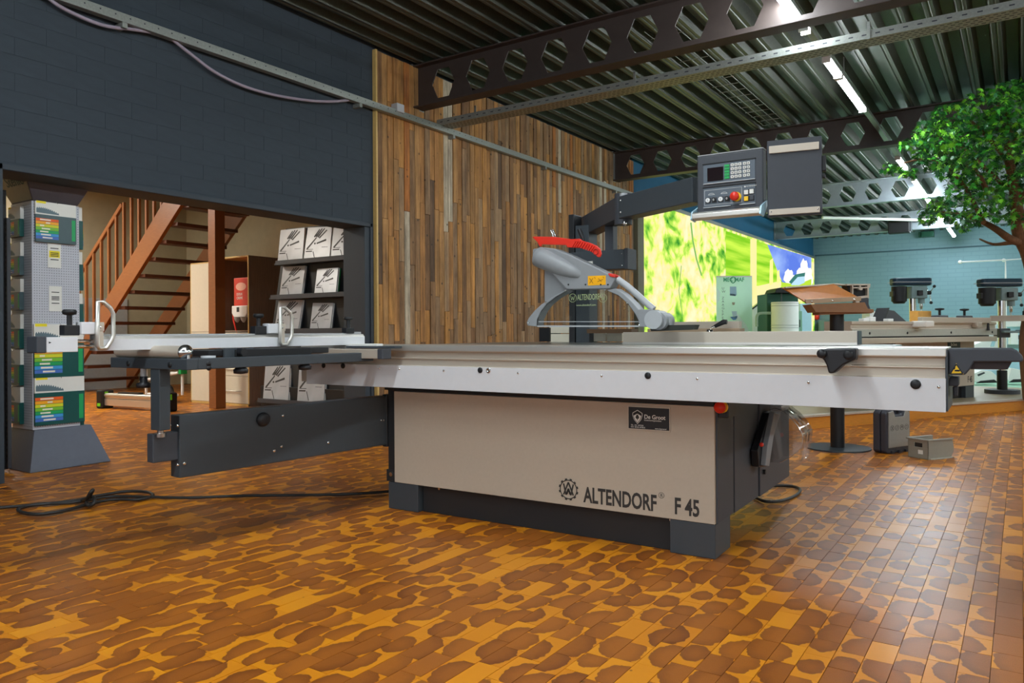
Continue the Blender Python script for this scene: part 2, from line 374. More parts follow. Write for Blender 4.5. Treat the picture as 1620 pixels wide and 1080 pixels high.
# ---- reclaimed plank cladding, each board its own part
def plank_material():
    m = bpy.data.materials.new('reclaimed_planks'); m.use_nodes = True; nt = m.node_tree; L = nt.links.new; b = nt.nodes['Principled BSDF']
    oi = nd(nt, 'ShaderNodeObjectInfo'); geo = nd(nt, 'ShaderNodeNewGeometry')
    ad = nd(nt, 'ShaderNodeVectorMath', operation='ADD'); sc = nd(nt, 'ShaderNodeMath', operation='MULTIPLY'); sc.inputs[1].default_value = 50
    L(oi.outputs['Random'], sc.inputs[0]); L(geo.outputs['Position'], ad.inputs[0]); L(sc.outputs[0], ad.inputs[1])
    mp = nd(nt, 'ShaderNodeMapping'); mp.inputs['Scale'].default_value = (26, 26, 1.6); L(ad.outputs[0], mp.inputs[0])
    n = nd(nt, 'ShaderNodeTexNoise', Scale=1.0, Detail=6.0, Roughness=.65); L(mp.outputs[0], n.inputs['Vector'])
    rp = nd(nt, 'ShaderNodeValToRGB'); cr = rp.color_ramp; cr.interpolation = 'CONSTANT'
    cols = [(0, (146, 106, 60)), (.13, (122, 94, 64)), (.26, (150, 114, 70)), (.4, (128, 104, 78)), (.54, (158, 116, 62)), (.66, (140, 116, 88)), (.77, (112, 84, 56)), (.87, (88, 68, 50)), (.91, (172, 164, 148)), (.95, (150, 96, 44))]
    cr.elements[0].position = 0; cr.elements[0].color = sr(*cols[0][1]) + (1,); cr.elements[1].position = cols[1][0]; cr.elements[1].color = sr(*cols[1][1]) + (1,)
    for p, c in cols[2:]:
        e = cr.elements.new(p); e.color = sr(*c) + (1,)
    L(oi.outputs['Random'], rp.inputs[0])
    r2 = nd(nt, 'ShaderNodeValToRGB'); r2.color_ramp.elements[0].position = .3; r2.color_ramp.elements[0].color = (.56, .52, .48, 1); r2.color_ramp.elements[1].position = .68; r2.color_ramp.elements[1].color = (1.36, 1.32, 1.26, 1)
    L(n.outputs['Fac'], r2.inputs[0])
    mu = nd(nt, 'ShaderNodeMix', data_type='RGBA', blend_type='MULTIPLY'); mu.inputs[0].default_value = 1; L(rp.outputs[0], mu.inputs[6]); L(r2.outputs[0], mu.inputs[7])
    kn = nd(nt, 'ShaderNodeTexVoronoi', Scale=7.5); L(ad.outputs[0], kn.inputs['Vector'])
    km = nd(nt, 'ShaderNodeMapRange'); L(kn.outputs['Distance'], km.inputs[0]); km.inputs[1].default_value = .13; km.inputs[2].default_value = .07; km.inputs[4].default_value = .75
    bl_ = nd(nt, 'ShaderNodeTexNoise', Scale=2.2, Detail=5.0, Roughness=.7); mp3 = nd(nt, 'ShaderNodeMapping'); mp3.inputs['Scale'].default_value = (3, 3, 1); L(ad.outputs[0], mp3.inputs[0]); L(mp3.outputs[0], bl_.inputs['Vector'])
    r3 = nd(nt, 'ShaderNodeValToRGB'); r3.color_ramp.elements[0].position = .35; r3.color_ramp.elements[0].color = (.82, .78, .74, 1); r3.color_ramp.elements[1].position = .65; r3.color_ramp.elements[1].color = (1.5, 1.45, 1.36, 1); L(bl_.outputs['Fac'], r3.inputs[0])
    mu2 = nd(nt, 'ShaderNodeMix', data_type='RGBA', blend_type='MULTIPLY'); mu2.inputs[0].default_value = 1; L(mu.outputs[2], mu2.inputs[6]); L(r3.outputs[0], mu2.inputs[7])
    mk = nd(nt, 'ShaderNodeMix', data_type='RGBA'); L(km.outputs[0], mk.inputs[0]); L(mu2.outputs[2], mk.inputs[6]); mk.inputs[7].default_value = (.02, .014, .01, 1)
    L(mk.outputs[2], b.inputs['Base Color']); b.inputs['Roughness'].default_value = .75
    bp = nd(nt, 'ShaderNodeBump', Strength=.5, Distance=.004); L(n.outputs['Fac'], bp.inputs['Height']); L(bp.outputs[0], b.inputs['Normal'])
    return m
M['plank'] = plank_material()
pb = MB(); pb.add([(0, -.5, -.5), (0, .5, -.5), (0, .5, .5), (0, -.5, .5), (1, -.47, -.4995), (1, .47, -.4995), (1, .47, .4995), (1, -.47, .4995)],
                  [(4, 5, 6, 7), (0, 1, 5, 4), (1, 2, 6, 5), (2, 3, 7, 6), (3, 0, 4, 7)])
plank = pb.mesh('plank', M['plank'])
nb = 74; pw = (12.0 - 5.738) / nb; cnt = 0
for i in range(nb):
    cuts = [0.0]; zz = random.uniform(.5, 1.5)
    while zz < 3.5 and len(cuts) < 4: cuts.append(zz); zz += random.uniform(.75, 1.6)
    cuts.append(3.9)
    for a, b_ in zip(cuts, cuts[1:]):
        o = obj('plank', plank, wall_left, (WX + .004, 5.738 + (i + .5) * pw, (a + b_) / 2)); o.scale = (random.uniform(.018, .034), pw - .0015, b_ - a - .003); cnt += 1
# ---- other walls
def far_wall_material():
    m = bpy.data.materials.new('teal_blockwork'); m.use_nodes = True; nt = m.node_tree; L = nt.links.new; b = nt.nodes['Principled BSDF']  # even teal blocks with slightly darker joints
    tc = nd(nt, 'ShaderNodeTexCoord'); mp = nd(nt, 'ShaderNodeMapping'); mp.inputs['Rotation'].default_value = (PI / 2, 0, 0); L(tc.outputs['Object'], mp.inputs[0])
    br = nd(nt, 'ShaderNodeTexBrick', Scale=1.0); br.inputs['Color1'].default_value = sr(120, 154, 166) + (1,); br.inputs['Color2'].default_value = sr(122, 156, 168) + (1,); br.inputs['Mortar'].default_value = sr(114, 148, 160) + (1,)
    br.inputs['Mortar Size'].default_value = .012; br.inputs['Brick Width'].default_value = .4; br.inputs['Row Height'].default_value = .12
    L(mp.outputs[0], br.inputs['Vector']); L(br.outputs['Color'], b.inputs['Base Color']); b.inputs['Roughness'].default_value = .7
    bp = nd(nt, 'ShaderNodeBump', Strength=.12, Distance=.01); L(br.outputs['Fac'], bp.inputs['Height']); bp.invert = True; L(bp.outputs[0], b.inputs['Normal']); return m
M['farwall'] = far_wall_material()
wf = struct(B(-14, 9.3, 25.7, 26, 0, 4.12).build('wall_far', M['farwall']))
B(-5.5, 9, 25.67, 25.705, 3.36, 3.40).build('seam_strip', mat('far_wall_seam', sr(70, 100, 112), .7), wf)
B(-5.56, -5.2, 25.66, 25.705, 0, 4.1).build('corner_post', M['wall_blue'], wf) if False else None
struct(B(9, 9.3, -7.3, 26, 0, 4.12).build('wall_right', M['cream'])); struct(MB().box(-14, -5, -7.3, -7, 0, 4.12).box(8, 9.3, -7.3, -7, 0, 4.12).box(-5, 8, -7.3, -7, 0, .6).box(-5, 8, -7.3, -7, 3.3, 4.12).build('wall_back', M['cream']))
wn = struct(MB().box(-5, 8, -7.2, -7.1, .6, .66).box(-5, 8, -7.2, -7.1, 3.24, 3.3).build('added_window_1', M['white']))  # unseen window, added so soft daylight fills the camera-side faces
for x in (-5, -1.75, 1.5, 4.75, 7.95): B(x, x + .05, -7.2, -7.1, .66, 3.24).build('added_mullion', M['white'], wn)
# back room behind the opening
struct(B(-13.9, -13.6, 1.4, 9.2, 0, 3.6).build('wall_back_room_left', M['beigewall']))
struct(B(-13.9, WX - .32, 8.8, 9.1, 0, 3.6).build('wall_back_room_far', M['beigewall']))
struct(B(-13.9, WX - .32, 1.2, 1.5, 0, 3.6).build('wall_back_room_near', M['beigewall']))
struct(B(-13.9, WX - .32, 1.2, 9.1, 3.5, 3.6).build('ceiling_back_room', M['cream']))
struct(B(-13.62, -13.58, 1.6, 7.6, 0, 1.62).build('trim_6', mat('pale_grey_wall_panel', sr(176, 182, 184), .6), bevel=.004))
# ---- corrugated ceiling
cp = []; xx = -5.62; zb, zt = 3.915, 4.02
while xx < 9.2:
    cp += [(xx, zt), (xx + .105, zt), (xx + .14, zb), (xx + .165, zb), (xx + .172, zb + .008), (xx + .183, zb + .008), (xx + .19, zb), (xx + .215, zb)]; xx += .25
cp.append((xx, zt))
n = len(cp); ce = MB()
ys = [-7.2, 1.5, 6.40, 11.31, 16.2, 21.1, 26]
vs = []; fs = []
for y in (-7.2, 26.0): vs += [(u, y, v) for u, v in cp]
fs = [(i, i + 1, n + i + 1, n + i) for i in range(n - 1)]
ce.add(vs, fs); ceiling = struct(ce.build('ceiling', M['deck'])); 
B(-5.7, 9.2, -7.2, 26, 4.1, 4.14).build('roof_skin', M['black'], ceiling)

# ---- castellated beams
def cast_beam(y, mt, label, x0=WX + .012, x1=9.0, first=-5.33):
    t = thing('castellated_beam', label, 'beam', (x0, y, 3.45)); Hh = .45; mid = .225; p = .465; hw = .155; tw = .078; hh = .157; th = .006
    mb = MB(); x = first - x0 + hw; x_prev = 0; N = int((x1 - x0 - x) / p); edges = [0] + [x + p * (i + .5) for i in range(N)] + [x1 - x0]
    for i in range(N + 1):
        c = x + p * i
        if c + hw > x1 - x0: break
        a, b_ = edges[i], edges[i + 1]
        up = [(a, mid), (c - hw, mid), (c - tw, mid + hh), (c + tw, mid + hh), (c + hw, mid), (b_, mid), (b_, Hh), (a, Hh)]
        lo = [(a, 0), (b_, 0), (b_, mid), (c + hw, mid), (c + tw, mid - hh), (c - tw, mid - hh), (c - hw, mid), (a, mid)]
        for q in (up, lo):
            for yy in (-th, th):
                k = len(mb.v); mb.v += [(u, yy, v) for u, v in q]; mb.f.append([k + j for j in range(8)]); mb.sm.append(False)
        hexp = [(c - hw, mid), (c - tw, mid + hh), (c + tw, mid + hh), (c + hw, mid), (c + tw, mid - hh), (c - tw, mid - hh)]
        mb.add([(u, s_, v) for s_ in (-th, th) for u, v in hexp], [(j, (j + 1) % 6, 6 + (j + 1) % 6, 6 + j) for j in range(6)])
    me = mb.mesh('web', mt); obj('web', me, t)
    B(0, x1 - x0, -.085, .085, -.008, .008).build('bottom_flange', mt, t, bevel=.002); B(0, x1 - x0, -.085, .085, Hh - .008, Hh + .008).build('top_flange', mt, t, bevel=.002)
    B(-.006, .012, -.1, .1, -.02, Hh + .02).build('end_plate', M['galv'] if mt == M['beam'] else mt, t)
    return t
cast_beam(6.40, M['beam'], 'dark brown steel beam with hexagonal holes nearest the camera, above the plank wall')
cast_beam(11.31, M['beam'], 'dark brown steel beam with hexagonal holes behind the saw control panel')
cast_beam(16.2, M['beamlit'], 'grey-lit steel beam with hexagonal holes, third from the front')
cast_beam(21.1, M['beamlit'], 'grey-lit steel beam with hexagonal holes farthest back, carrying the black box')

# ---- light rows
rail = thing('light_track', 'grey ceiling track that carries the row of white light tubes', 'light track', (-1.58, 0, 3.66))
B(-.03, .03, -4.5, 25.0, .0, .045).build('channel', M['galv'], rail, bevel=.003)
for yy in (-3, 1.4, 8.8, 13.7, 18.6, 23.5): MB().cyl((0, yy, .045), (0, yy, .26), .006, n=6).build('hanger_rod', M['galv'], rail)
def lamp(x, y0, y1, label, group='ceiling light tubes', z=3.66):
    t = thing('light_tube', label, 'lamp', (x, (y0 + y1) / 2, z), group=group); h = (y1 - y0) / 2
    B(-.038, .038, -h, h, -.022, -.001).build('housing', M['white'], t, bevel=.004)
    pr = [(.04 * math.cos(a), -.022 - .038 * math.sin(a)) for a in [PI * i / 8 for i in range(9)]]
    MB().prism(pr, 1, -h + .01, h - .01, True).build('diffuser', M['tube'], t)
    for s_ in (-1, 1): B(-.04, .04, s_ * h - .012, s_ * h + .012, -.06, -.001).build('end_cap', M['white'], t)
def yrow(py0, py1):
    f = lambda py: hx(1364.7 + (py - 162) / 1.4256, py, -1.58)
    return f(py0).y, f(py1).y
seg = [(-70, 20, 'long lit ceiling tube in front of the nearest beam, top edge of view'), (28, 33, 'short lit stub seen through the nearest beam, above the cable tray'),
       (80, 106, 'short lit ceiling tube just beyond the cable tray'), (109, 162, 'long lit ceiling tube between the first two brown beams'),
       (241, 258, 'lit ceiling tube just behind the second brown beam'), (276, 312, 'lit ceiling tube in front of the first grey beam, beside the leaves'),
       (322, 343, 'lit ceiling tube behind the tree tips, second farthest'), (352, 368, 'lit ceiling tube farthest from the camera, by the far wall')]
for p0, p1, lb in seg:
    y0, y1 = yrow(p0, p1)
    lamp(-1.58, y0, max(y1, y0 + .1), lb)
for i, y0 in enumerate((-4, -2.2, -.4, 1.4)): lamp(-1.58, y0, y0 + 1.5, 'lit ceiling tube of the row above the camera', 'ceiling tubes above the camera')
for i, y0 in enumerate(np.arange(-4, 24, 2.0)): lamp(4.4, y0, y0 + 1.4, 'lit ceiling tube of the row above the aisle outside the view', 'ceiling tubes above the right aisle')
t = thing('added_lamp', 'added square lamp that lights the stair room, out of view', 'lamp', (-9.6, 3.4, 3.5))  # unseen lamp, added to brighten the stair room
B(-.6, .6, -.6, .6, -.05, 0).build('housing', M['white'], t); B(-.57, .57, -.57, .57, -.056, -.05).build('diffuser', M['fillwarm'], t)
t = thing('added_lamp', 'added square lamp that lights the stairs, out of view', 'lamp', (-12.2, 4.6, 3.5))  # second unseen lamp, added for the same room
B(-.6, .6, -.6, .6, -.05, 0).build('housing', M['white'], t); B(-.57, .57, -.57, .57, -.056, -.05).build('diffuser', M['fillwarm'], t)

# ---- wall rail with cable, junction box
t = thing('wall_channel', 'long galvanised perforated channel running along the left wall', 'channel', (WX, 0, 3.30))
B(.035, .10, -2, 25.6, -.035, .03).build('channel', M['galv'], t, bevel=.002)
for k in range(60):
    yy = 1.0 + k * .11
    MB().cyl((.098, yy, .004), (.1006, yy, .004), .006, n=8).build('hole', M['hole'], t)
for yy in (1.2, 3.05, 5.45, 6.95, 9.0, 11.2, 13.5): B(0.0, .10, yy - .02, yy + .02, -.075, -.035).build('bracket', M['galv'], t, bevel=.003)
tr = [(52, -22), (75, -4), (98, 12), (140, 32), (172, 42), (205, 46), (235, 50), (262, 52)]
tr2 = [(262, 54), (282, 70), (305, 88), (340, 114), (380, 134), (420, 147), (460, 155), (500, 160), (535, 160), (568, 156)]
def smooth(pts, k=4):
    out = []; P = [Vector(p) for p in pts]
    for i in range(len(P) - 1):
        p0 = P[max(i - 1, 0)]; p1 = P[i]; p2 = P[i + 1]; p3 = P[min(i + 2, len(P) - 1)]
        for j in range(k):
            t_ = j / k; out.append(.5 * ((2 * p1) + (p2 - p0) * t_ + (2 * p0 - 5 * p1 + 4 * p2 - p3) * t_ * t_ + (3 * p1 - p0 - 3 * p2 + p3) * t_ ** 3))
    out.append(P[-1]); return out
for k, (q, lb) in enumerate(((tr, 'grey cable sagging below the wall channel at the top left'), (tr2, 'longer grey cable sagging below the wall channel near the plank wall'))):
    tag(MB().tube(smooth([hx(a, b_, WX + .06) for a, b_ in q]), .013).build('hanging_cable', M['lilac'] if k else M['lilac']), lb, 'cable')
p = hx(631, 171.5, WX + .09); tag(B(p.x - .06, p.x + .03, p.y - .055, p.y + .055, p.z - .045, p.z + .045).build('junction_box', M['greylight'], bevel=.006), 'small pale junction box on the wall channel above the planks', 'junction box')
# ---- cable tray under the first beam
a = hy(700, 188, 6.8); b_ = hy(1620, 36, 6.8)
t = thing('cable_tray', 'galvanised perforated cable tray hanging beneath the nearest brown beam', 'cable tray', (a.x, 6.8, 3.33)); ln = 9.0
B(0, ln, -.10, .10, -.004, 0).build('tray_floor', M['galv'], t); B(0, ln, -.104, -.10, -.004, .062).build('side_wall', M['galv'], t); B(0, ln, .10, .104, -.004, .062).build('side_wall', M['galv'], t)
hl = MB(); h2 = MB()
for i in range(170):
    x = .05 + i * .05
    if i % 2 == 0: hl.box(x, x + .035, -.1048, -.1035, .024, .034)
    for yy in (-.07, -.025, .02, .065): h2.box(x + (.02 if yy in (-.025, .065) else 0), x + .03 + (.02 if yy in (-.025, .065) else 0), yy, yy + .012, -.0048, -.0035)
hl.build('side_slots', M['hole'], t, kind='stuff'); h2.build('floor_slots', M['hole'], t, kind='stuff')
for x in (.55, 2.45, 4.5, 6.8): B(x - .012, x + .012, -.112, -.106, -.01, .13).build('hanger', M['galv'], t)
# wire basket under the deck
mb = MB()
for x in (-3.05, -2.95, -2.85, -2.75): mb.tube([(x, 6.9, 3.905), (x, 11.0, 3.905)], .004, 4)
for k in range(16): mb.tube([(-3.07, 7.1 + k * .26, 3.9), (-2.73, 7.1 + k * .26, 3.9)], .004, 4)
tag(mb.build('wire_basket_tray', M['galv']), 'thin wire mesh basket tray fixed under the ceiling deck', 'wire tray')
p1 = at(1301, 344, 18.0); p2 = at(1490, 348.6, 18.6); p2.z = p1.z
tag(MB().cyl(p1, p2, .035, n=10).build('suspended_pipe', M['white']), 'thin white pipe hanging level below the far grey beams', 'pipe')
p = hy(1424, 359, 20.95); t = thing('loudspeaker', 'black loudspeaker box fixed to the farthest grey beam', 'speaker', p)
B(-.26, .22, -.12, .12, -.16, .16).build('cabinet', M['black'], t, bevel=.02); B(.22, .25, -.1, .1, -.12, .12).build('bracket', M['charcoal'], t)
B(-.24, .2, -.128, -.12, -.14, .14).build('grille', M['blackplastic'], t)
p = hy(1466, 370, 25.6); tag(MB().box(p.x - .12, p.x + .2, 25.4, 25.7, p.z - .1, p.z + .06).box(p.x - .2, p.x - .14, 25.45, 25.6, p.z - .1, p.z + .06).build('wall_sensor', M['fir'], bevel=.01), 'small dark box high on the far teal wall', 'sensor box')
# ---- mural: backlit print on the left wall
def mural_material():
    m = bpy.data.materials.new('backlit_flower_print'); m.use_nodes = True; nt = m.node_tree; nt.nodes.clear(); L = nt.links.new
    o = nd(nt, 'ShaderNodeOutputMaterial'); e = nd(nt, 'ShaderNodeEmission', Strength=MURAL); L(e.outputs[0], o.inputs[0])
    g = nd(nt, 'ShaderNodeTexCoord')
    mp = nd(nt, 'ShaderNodeMapping'); mp.inputs['Scale'].default_value = (1, 1.0, 1.25); L(g.outputs['Object'], mp.inputs[0])
    n = nd(nt, 'ShaderNodeTexNoise', Scale=1.5, Detail=4.0, Roughness=.58, Distortion=.5); L(mp.outputs[0], n.inputs['Vector'])
    v = nd(nt, 'ShaderNodeTexVoronoi', Scale=4.5); L(mp.outputs[0], v.inputs['Vector'])
    md = nd(nt, 'ShaderNodeMath', operation='MULTIPLY_ADD'); L(v.outputs['Distance'], md.inputs[0]); md.inputs[1].default_value = -.16; L(n.outputs['Fac'], md.inputs[2])
    r = nd(nt, 'ShaderNodeValToRGB'); L(md.outputs[0], r.inputs[0]); c = r.color_ramp
    pts = [(.22, (.03, .26, .03)), (.29, (.2, .55, .05)), (.35, (.5, .82, .1)), (.41, (.82, .95, .2)), (.455, (1, .84, .38)), (.57, (1, .92, .56))]
    c.elements[0].position = pts[0][0]; c.elements[0].color = pts[0][1] + (1,); c.elements[1].position = pts[-1][0]; c.elements[1].color = pts[-1][1] + (1,)
    for p, q in pts[1:-1]:
        el = c.elements.new(p); el.color = q + (1,)
    L(r.outputs[0], e.inputs[0]); return m
M['mural'] = mural_material()
mr = thing('backlit_mural', 'large backlit flower and countryside print covering the blue wall', 'mural', (WX, 0, 0))
B(.03, .08, 12.30, 25.45, .25, 3.27).build('print', M['mural'], mr)
B(.0, .085, 12.05, 12.30, 0, 3.3).build('frame_post', mat('mural_frame', sr(104, 100, 78), .6), mr, bevel=.004)
B(.0, .09, 12.05, 25.6, 3.27, 3.30).build('frame_rail', M['galv'], mr, bevel=.003)
def streaks(name, c1, c2, scale):
    m = emis(name, c1, MURAL); nt = m.node_tree; e = [n for n in nt.nodes if n.type == 'EMISSION'][0]
    tc = nd(nt, 'ShaderNodeTexCoord'); mp = nd(nt, 'ShaderNodeMapping'); mp.inputs['Scale'].default_value = scale; mp.inputs['Rotation'].default_value = (.35, 0, 0)
    n = nd(nt, 'ShaderNodeTexNoise', Scale=1.0, Detail=4.0); r = nd(nt, 'ShaderNodeValToRGB'); r.color_ramp.elements[0].position = .38; r.color_ramp.elements[0].color = c1 + (1,); r.color_ramp.elements[1].position = .62; r.color_ramp.elements[1].color = c2 + (1,)
    nt.links.new(tc.outputs['Object'], mp.inputs[0]); nt.links.new(mp.outputs[0], n.inputs['Vector']); nt.links.new(n.outputs['Fac'], r.inputs[0]); nt.links.new(r.outputs[0], e.inputs[0]); MATS['print_' + str(c2)] = m
streaks('print_field_streaks', (.22, .6, .02), (.62, .92, .08), (1, .25, 5))
streaks('print_sky_clouds', (.12, .22, .78), (.34, .5, .95), (1, .4, 1.2))
def printed(name, pts, col, s=MURAL, off=.082):
    P = [hx(a, b_, WX + off) for a, b_ in pts]
    mb = MB(); mb.add([(off, q.y, q.z) for q in P], [tuple(range(len(P)))])
    mm = MATS.get('print_' + str(col)) or emis('print_' + str(col), col, s); MATS['print_' + str(col)] = mm
    return mb.build(name, mm, mr)
printed('printed_blurred_field', [(1148, 365), (1187, 378), (1216, 387), (1236, 448), (1188, 462), (1148, 440)], (.62, .92, .08))
printed('printed_path', [(1160, 500), (1178, 454), (1200, 452), (1236, 444), (1236, 451), (1192, 487), (1185, 515), (1160, 515)], (1, .86, .4), off=.084)
printed('printed_post', [(1187, 377), (1197, 381), (1197, 470), (1187, 476)], (1, .86, .36), off=.086)
printed('printed_post', [(1218, 412), (1223, 408), (1223, 449), (1217, 452)], (1, .9, .3), off=.086)
printed('printed_post', [(1229, 430), (1233, 426), (1234, 446), (1229, 448)], (1, .9, .3), off=.086)
printed('printed_sky', [(1214, 386.5), (1283.6, 407.5), (1283.6, 452), (1240, 452), (1226, 418)], (.34, .5, .95), off=.083)
for cx_, cy_, w_, h_ in ((1248, 438, 8, 12), (1272, 430, 7, 20), (1278, 440, 8, 18), (1266, 436, 7, 12), (1253, 442, 6, 8)):
    printed('printed_cloud', [(cx_ + w_ * math.cos(a) * (1 + .15 * math.sin(5 * a)), min(452, cy_ + h_ * math.sin(a) * (1 + .12 * math.cos(7 * a)))) for a in [2 * PI * i / 18 for i in range(18)]], (.95, .97, 1), off=.0835)
printed('printed_meadow', [(1236, 446), (1262, 450), (1283.6, 441), (1283.6, 458), (1236, 458)], (.5, .75, .05), off=.085)
printed('printed_roof', [(1248, 446), (1258, 434), (1274, 431), (1273, 437), (1262, 438), (1252, 449)], (.05, .2, .17), off=.086)
printed('printed_house_wall', [(1252, 449), (1262, 438), (1273, 437), (1273, 447), (1264, 451), (1252, 451)], (.5, .75, .9), off=.0855)

for pts, w_ in (([(1093, 352), (1096, 380), (1102, 410), (1110, 436)], 1.2), ([(1078, 420), (1074, 460), (1080, 500)], .6)):
    printed('printed_stem', [(x - w_, y) for x, y in pts] + [(x + w_, y) for x, y in pts[::-1]], (.22, .5, .12), off=.0835)

# ================================================================ THE PANEL SAW (local axes: x along the sliding table, y away from the camera)
RXF = (PI / 2, 0, 0)
def P2(pts, b): return [(q.x, q.z) for q in (my(x, y, b) for x, y in pts)]
saw = thing('panel_saw', 'large taupe and charcoal sliding table saw in the middle of the showroom', 'panel saw', MO, MA)
# --- cabinet
cab = MB().prism([(-1.838, .02), (0, .02), (0, .25), (0, 1.3), (-1.838, 1.3)], 2, .149, .66).build('cabinet_body', M['charcoal'], saw, bevel=.004)
fp = B(-1.79, 0, -.004, .022, .149, .65).build('front_panel', M['taupe'], saw, bevel=.002)
B(-1.838, -1.79, .0, .03, .149, .665).build('edge_strip', M['kick'], saw, bevel=.002)
B(-1.86, 0.0, -.006, 1.2, .655, .684).build('top_rail', M['kick'], saw, bevel=.003)
B(-1.7, -.02, -.03, 1.2, .68, .70).build('under_table_shade', M['black'], saw)  # black strip put in as the shade beneath the table
B(-1.62, -.21, .035, .06, 0, .15).build('kick_plate', M['kick'], saw, bevel=.002)
for k in (-1.61, -.31): MB().cyl((k + .1, .033, .135), (k + .1, .036, .135), .007, n=8).build('bolt', M['chrome'], saw)
for (x0, x1, sl) in ((-1.838, -1.628, 0), (-.202, 0, 0)):
    f = MB(); pr = [(x0, 0), (x1 + (.0 if x1 < -1 else 0), 0), (x1, .147), (x0, .147)]
    f.prism(pr, 1, .0, .216); f.build('foot', M['steelblue'], saw, bevel=.003)
for x0 in (-1.6, -.6): B(x0, x0 + .205, .98, 1.19, 0, .148).build('foot', M['steelblue'], saw, bevel=.003)
# right-hand side panels
B(0, .008, .012, .245, .15, .652).build('side_panel', M['charcoal'], saw, bevel=.002)
B(0, .010, .255, .655, .148, .68).build('side_panel', M['charcoal'], saw, bevel=.002)
sd = B(0, .016, .668, 1.30, .146, .68).build('side_door', M['charcoal'], saw, bevel=.003)
MB().cyl((.014, .73, .26), (.028, .73, .26), .012, n=12).build('door_lock', M['black'], sd)
MB().cyl((.008, .64, .37), (.0115, .64, .37), .004, n=8).build('screw', M['chrome'], saw)
MB().cyl((.007, .2, .16), (.0105, .2, .16), .004, n=8).build('screw', M['chrome'], saw)
# emergency stop on its box
eb = B(.0, .05, .03, .14, .60, .70).build('stop_box', M['blackplastic'], saw, bevel=.004)
MB().cyl((.025, .028, .648), (.025, .012, .648), .026, n=20).build('stop_collar', M['yellow'], eb)
MB().lathe((.025, .012, .648), [(.012, 0), (.014, .008), (.024, .012), (.025, .022), (.02, .03), (0, .033)], 20, (0, -1, 0)).build('stop_button', M['red'], eb)
# bolt strip on left edge
MB().cyl((-1.815, -.001, .19), (-1.815, -.008, .19), .012, n=6).build('bolt', M['chrome'], saw)
B(-1.85, -1.79, -.003, .02, .15, .215).build('corner_bracket', M['kick'], saw, bevel=.002)
# lettering and emblem on the panel
text('ALTENDORF', .1, M['ink'], saw, (-.622, -.0046, .1755), RXF, sx=.635, bold=.0025)
text('F 45', .1, M['ink'], saw, (-.180, -.0046, .175), RXF, sx=.66, bold=.0025)
cx_, cz_ = -.703, .2245
mb = MB(); mb.tube([(cx_ + .044 * math.cos(a), -.005, cz_ + .044 * math.sin(a)) for a in [2 * PI * i / 32 for i in range(32)]], .0022, 6, True)
for i in range(12):
    a = 2 * PI * i / 12 + PI / 12; u = Vector((math.cos(a), 0, math.sin(a))); c = Vector((cx_, -.005, cz_)) + u * .0485
    mb.bar(c - u * .0035, c + u * .0035, .011, .003, up=(0, 1, 0))
for pts in ([(-.026, .026), (-.013, -.026), (.0, .004)], [(.026, .026), (.013, -.026), (0, .004)], [(-.026, -.026), (0, .034), (.026, -.026)], [(-.008, -.022), (0, .0), (.008, -.022)]):
    for p, q in zip(pts, pts[1:]): mb.bar((cx_ + p[0], -.005, cz_ + p[1]), (cx_ + q[0], -.005, cz_ + q[1]), .0065, .003, up=(0, 1, 0))
mb.build('emblem', M['ink'], saw)
mb = MB(); c0 = my(1047, 783, 0); mb.tube([(c0.x + .0125 * math.cos(a), -.005, c0.z + .0125 * math.sin(a)) for a in [2 * PI * i / 20 for i in range(20)]], .0009, 5, True); mb.build('registered_ring', M['ink'], saw)
text('R', .02, M['ink'], saw, (c0.x - .0055, -.0046, c0.z - .007), RXF)
# dealer plate
pl = B(-.393, -.196, -.008, -.004, .533, .634).build('dealer_plate', mat('black_plate', sr(36, 36, 38), .4), saw)
fr = MB()
for q in ((-.395, -.194, .632, .636), (-.395, -.194, .531, .535), (-.395, -.391, .531, .636), (-.198, -.194, .531, .636)): fr.box(q[0], q[1], -.0095, -.004, q[2], q[3])
fr.build('plate_border', M['alutaupe'], pl)
def shield(c, s, y0, y1): return MB().prism([(c[0] + u * s, c[1] + v * s) for u, v in ((0, 1.05), (.78, .6), (.8, .2), (.55, -.45), (0, -1.05), (-.55, -.45), (-.8, .2), (-.78, .6))], 1, y0, y1)
sc = (-.348, .588); shield(sc, .030, -.0088, -.008).build('shield_border', M['whiteprint'], pl); shield(sc, .027, -.0094, -.0085).build('shield_dark', M['black'], pl)
MB().prism([(sc[0] + u * .022, sc[1] - .001 + v * .024) for u, v in ((0, .65), (.85, .25), (.55, -.45), (0, -1), (-.55, -.45), (-.85, .25))], 1, -.0099, -.009).build('shield_field', M['whiteprint'], pl)
tm = MB().prism([(sc[0] + u * .010, sc[1] - .001 + v * .013) for u, v in ((0, 1), (.5, .6), (.9, -.1), (.6, -.5), (.15, -.6), (.12, -1.1), (-.12, -1.1), (-.15, -.6), (-.6, -.5), (-.9, -.1), (-.5, .6))], 1, -.0104, -.0095); tm.build('shield_tree', M['ink'], pl)
text('De Groot', .0265, M['whiteprint'], pl, (-.316, -.0086, .582), RXF, sx=.92, bold=.0004)
text('houtbewerkingsmachines', .0095, M['whiteprint'], pl, (-.316, -.0086, .5725), RXF, sx=.84)
text('TEL.  015  4977252\nFAX  00 015 4978235', .0085, M['whiteprint'], pl, (-.380, -.0086, .5475), RXF, sx=.9)
text('www.degroot.nl', .009, M['whiteprint'], pl, (-.265, -.0086, .538), RXF, sx=.9)

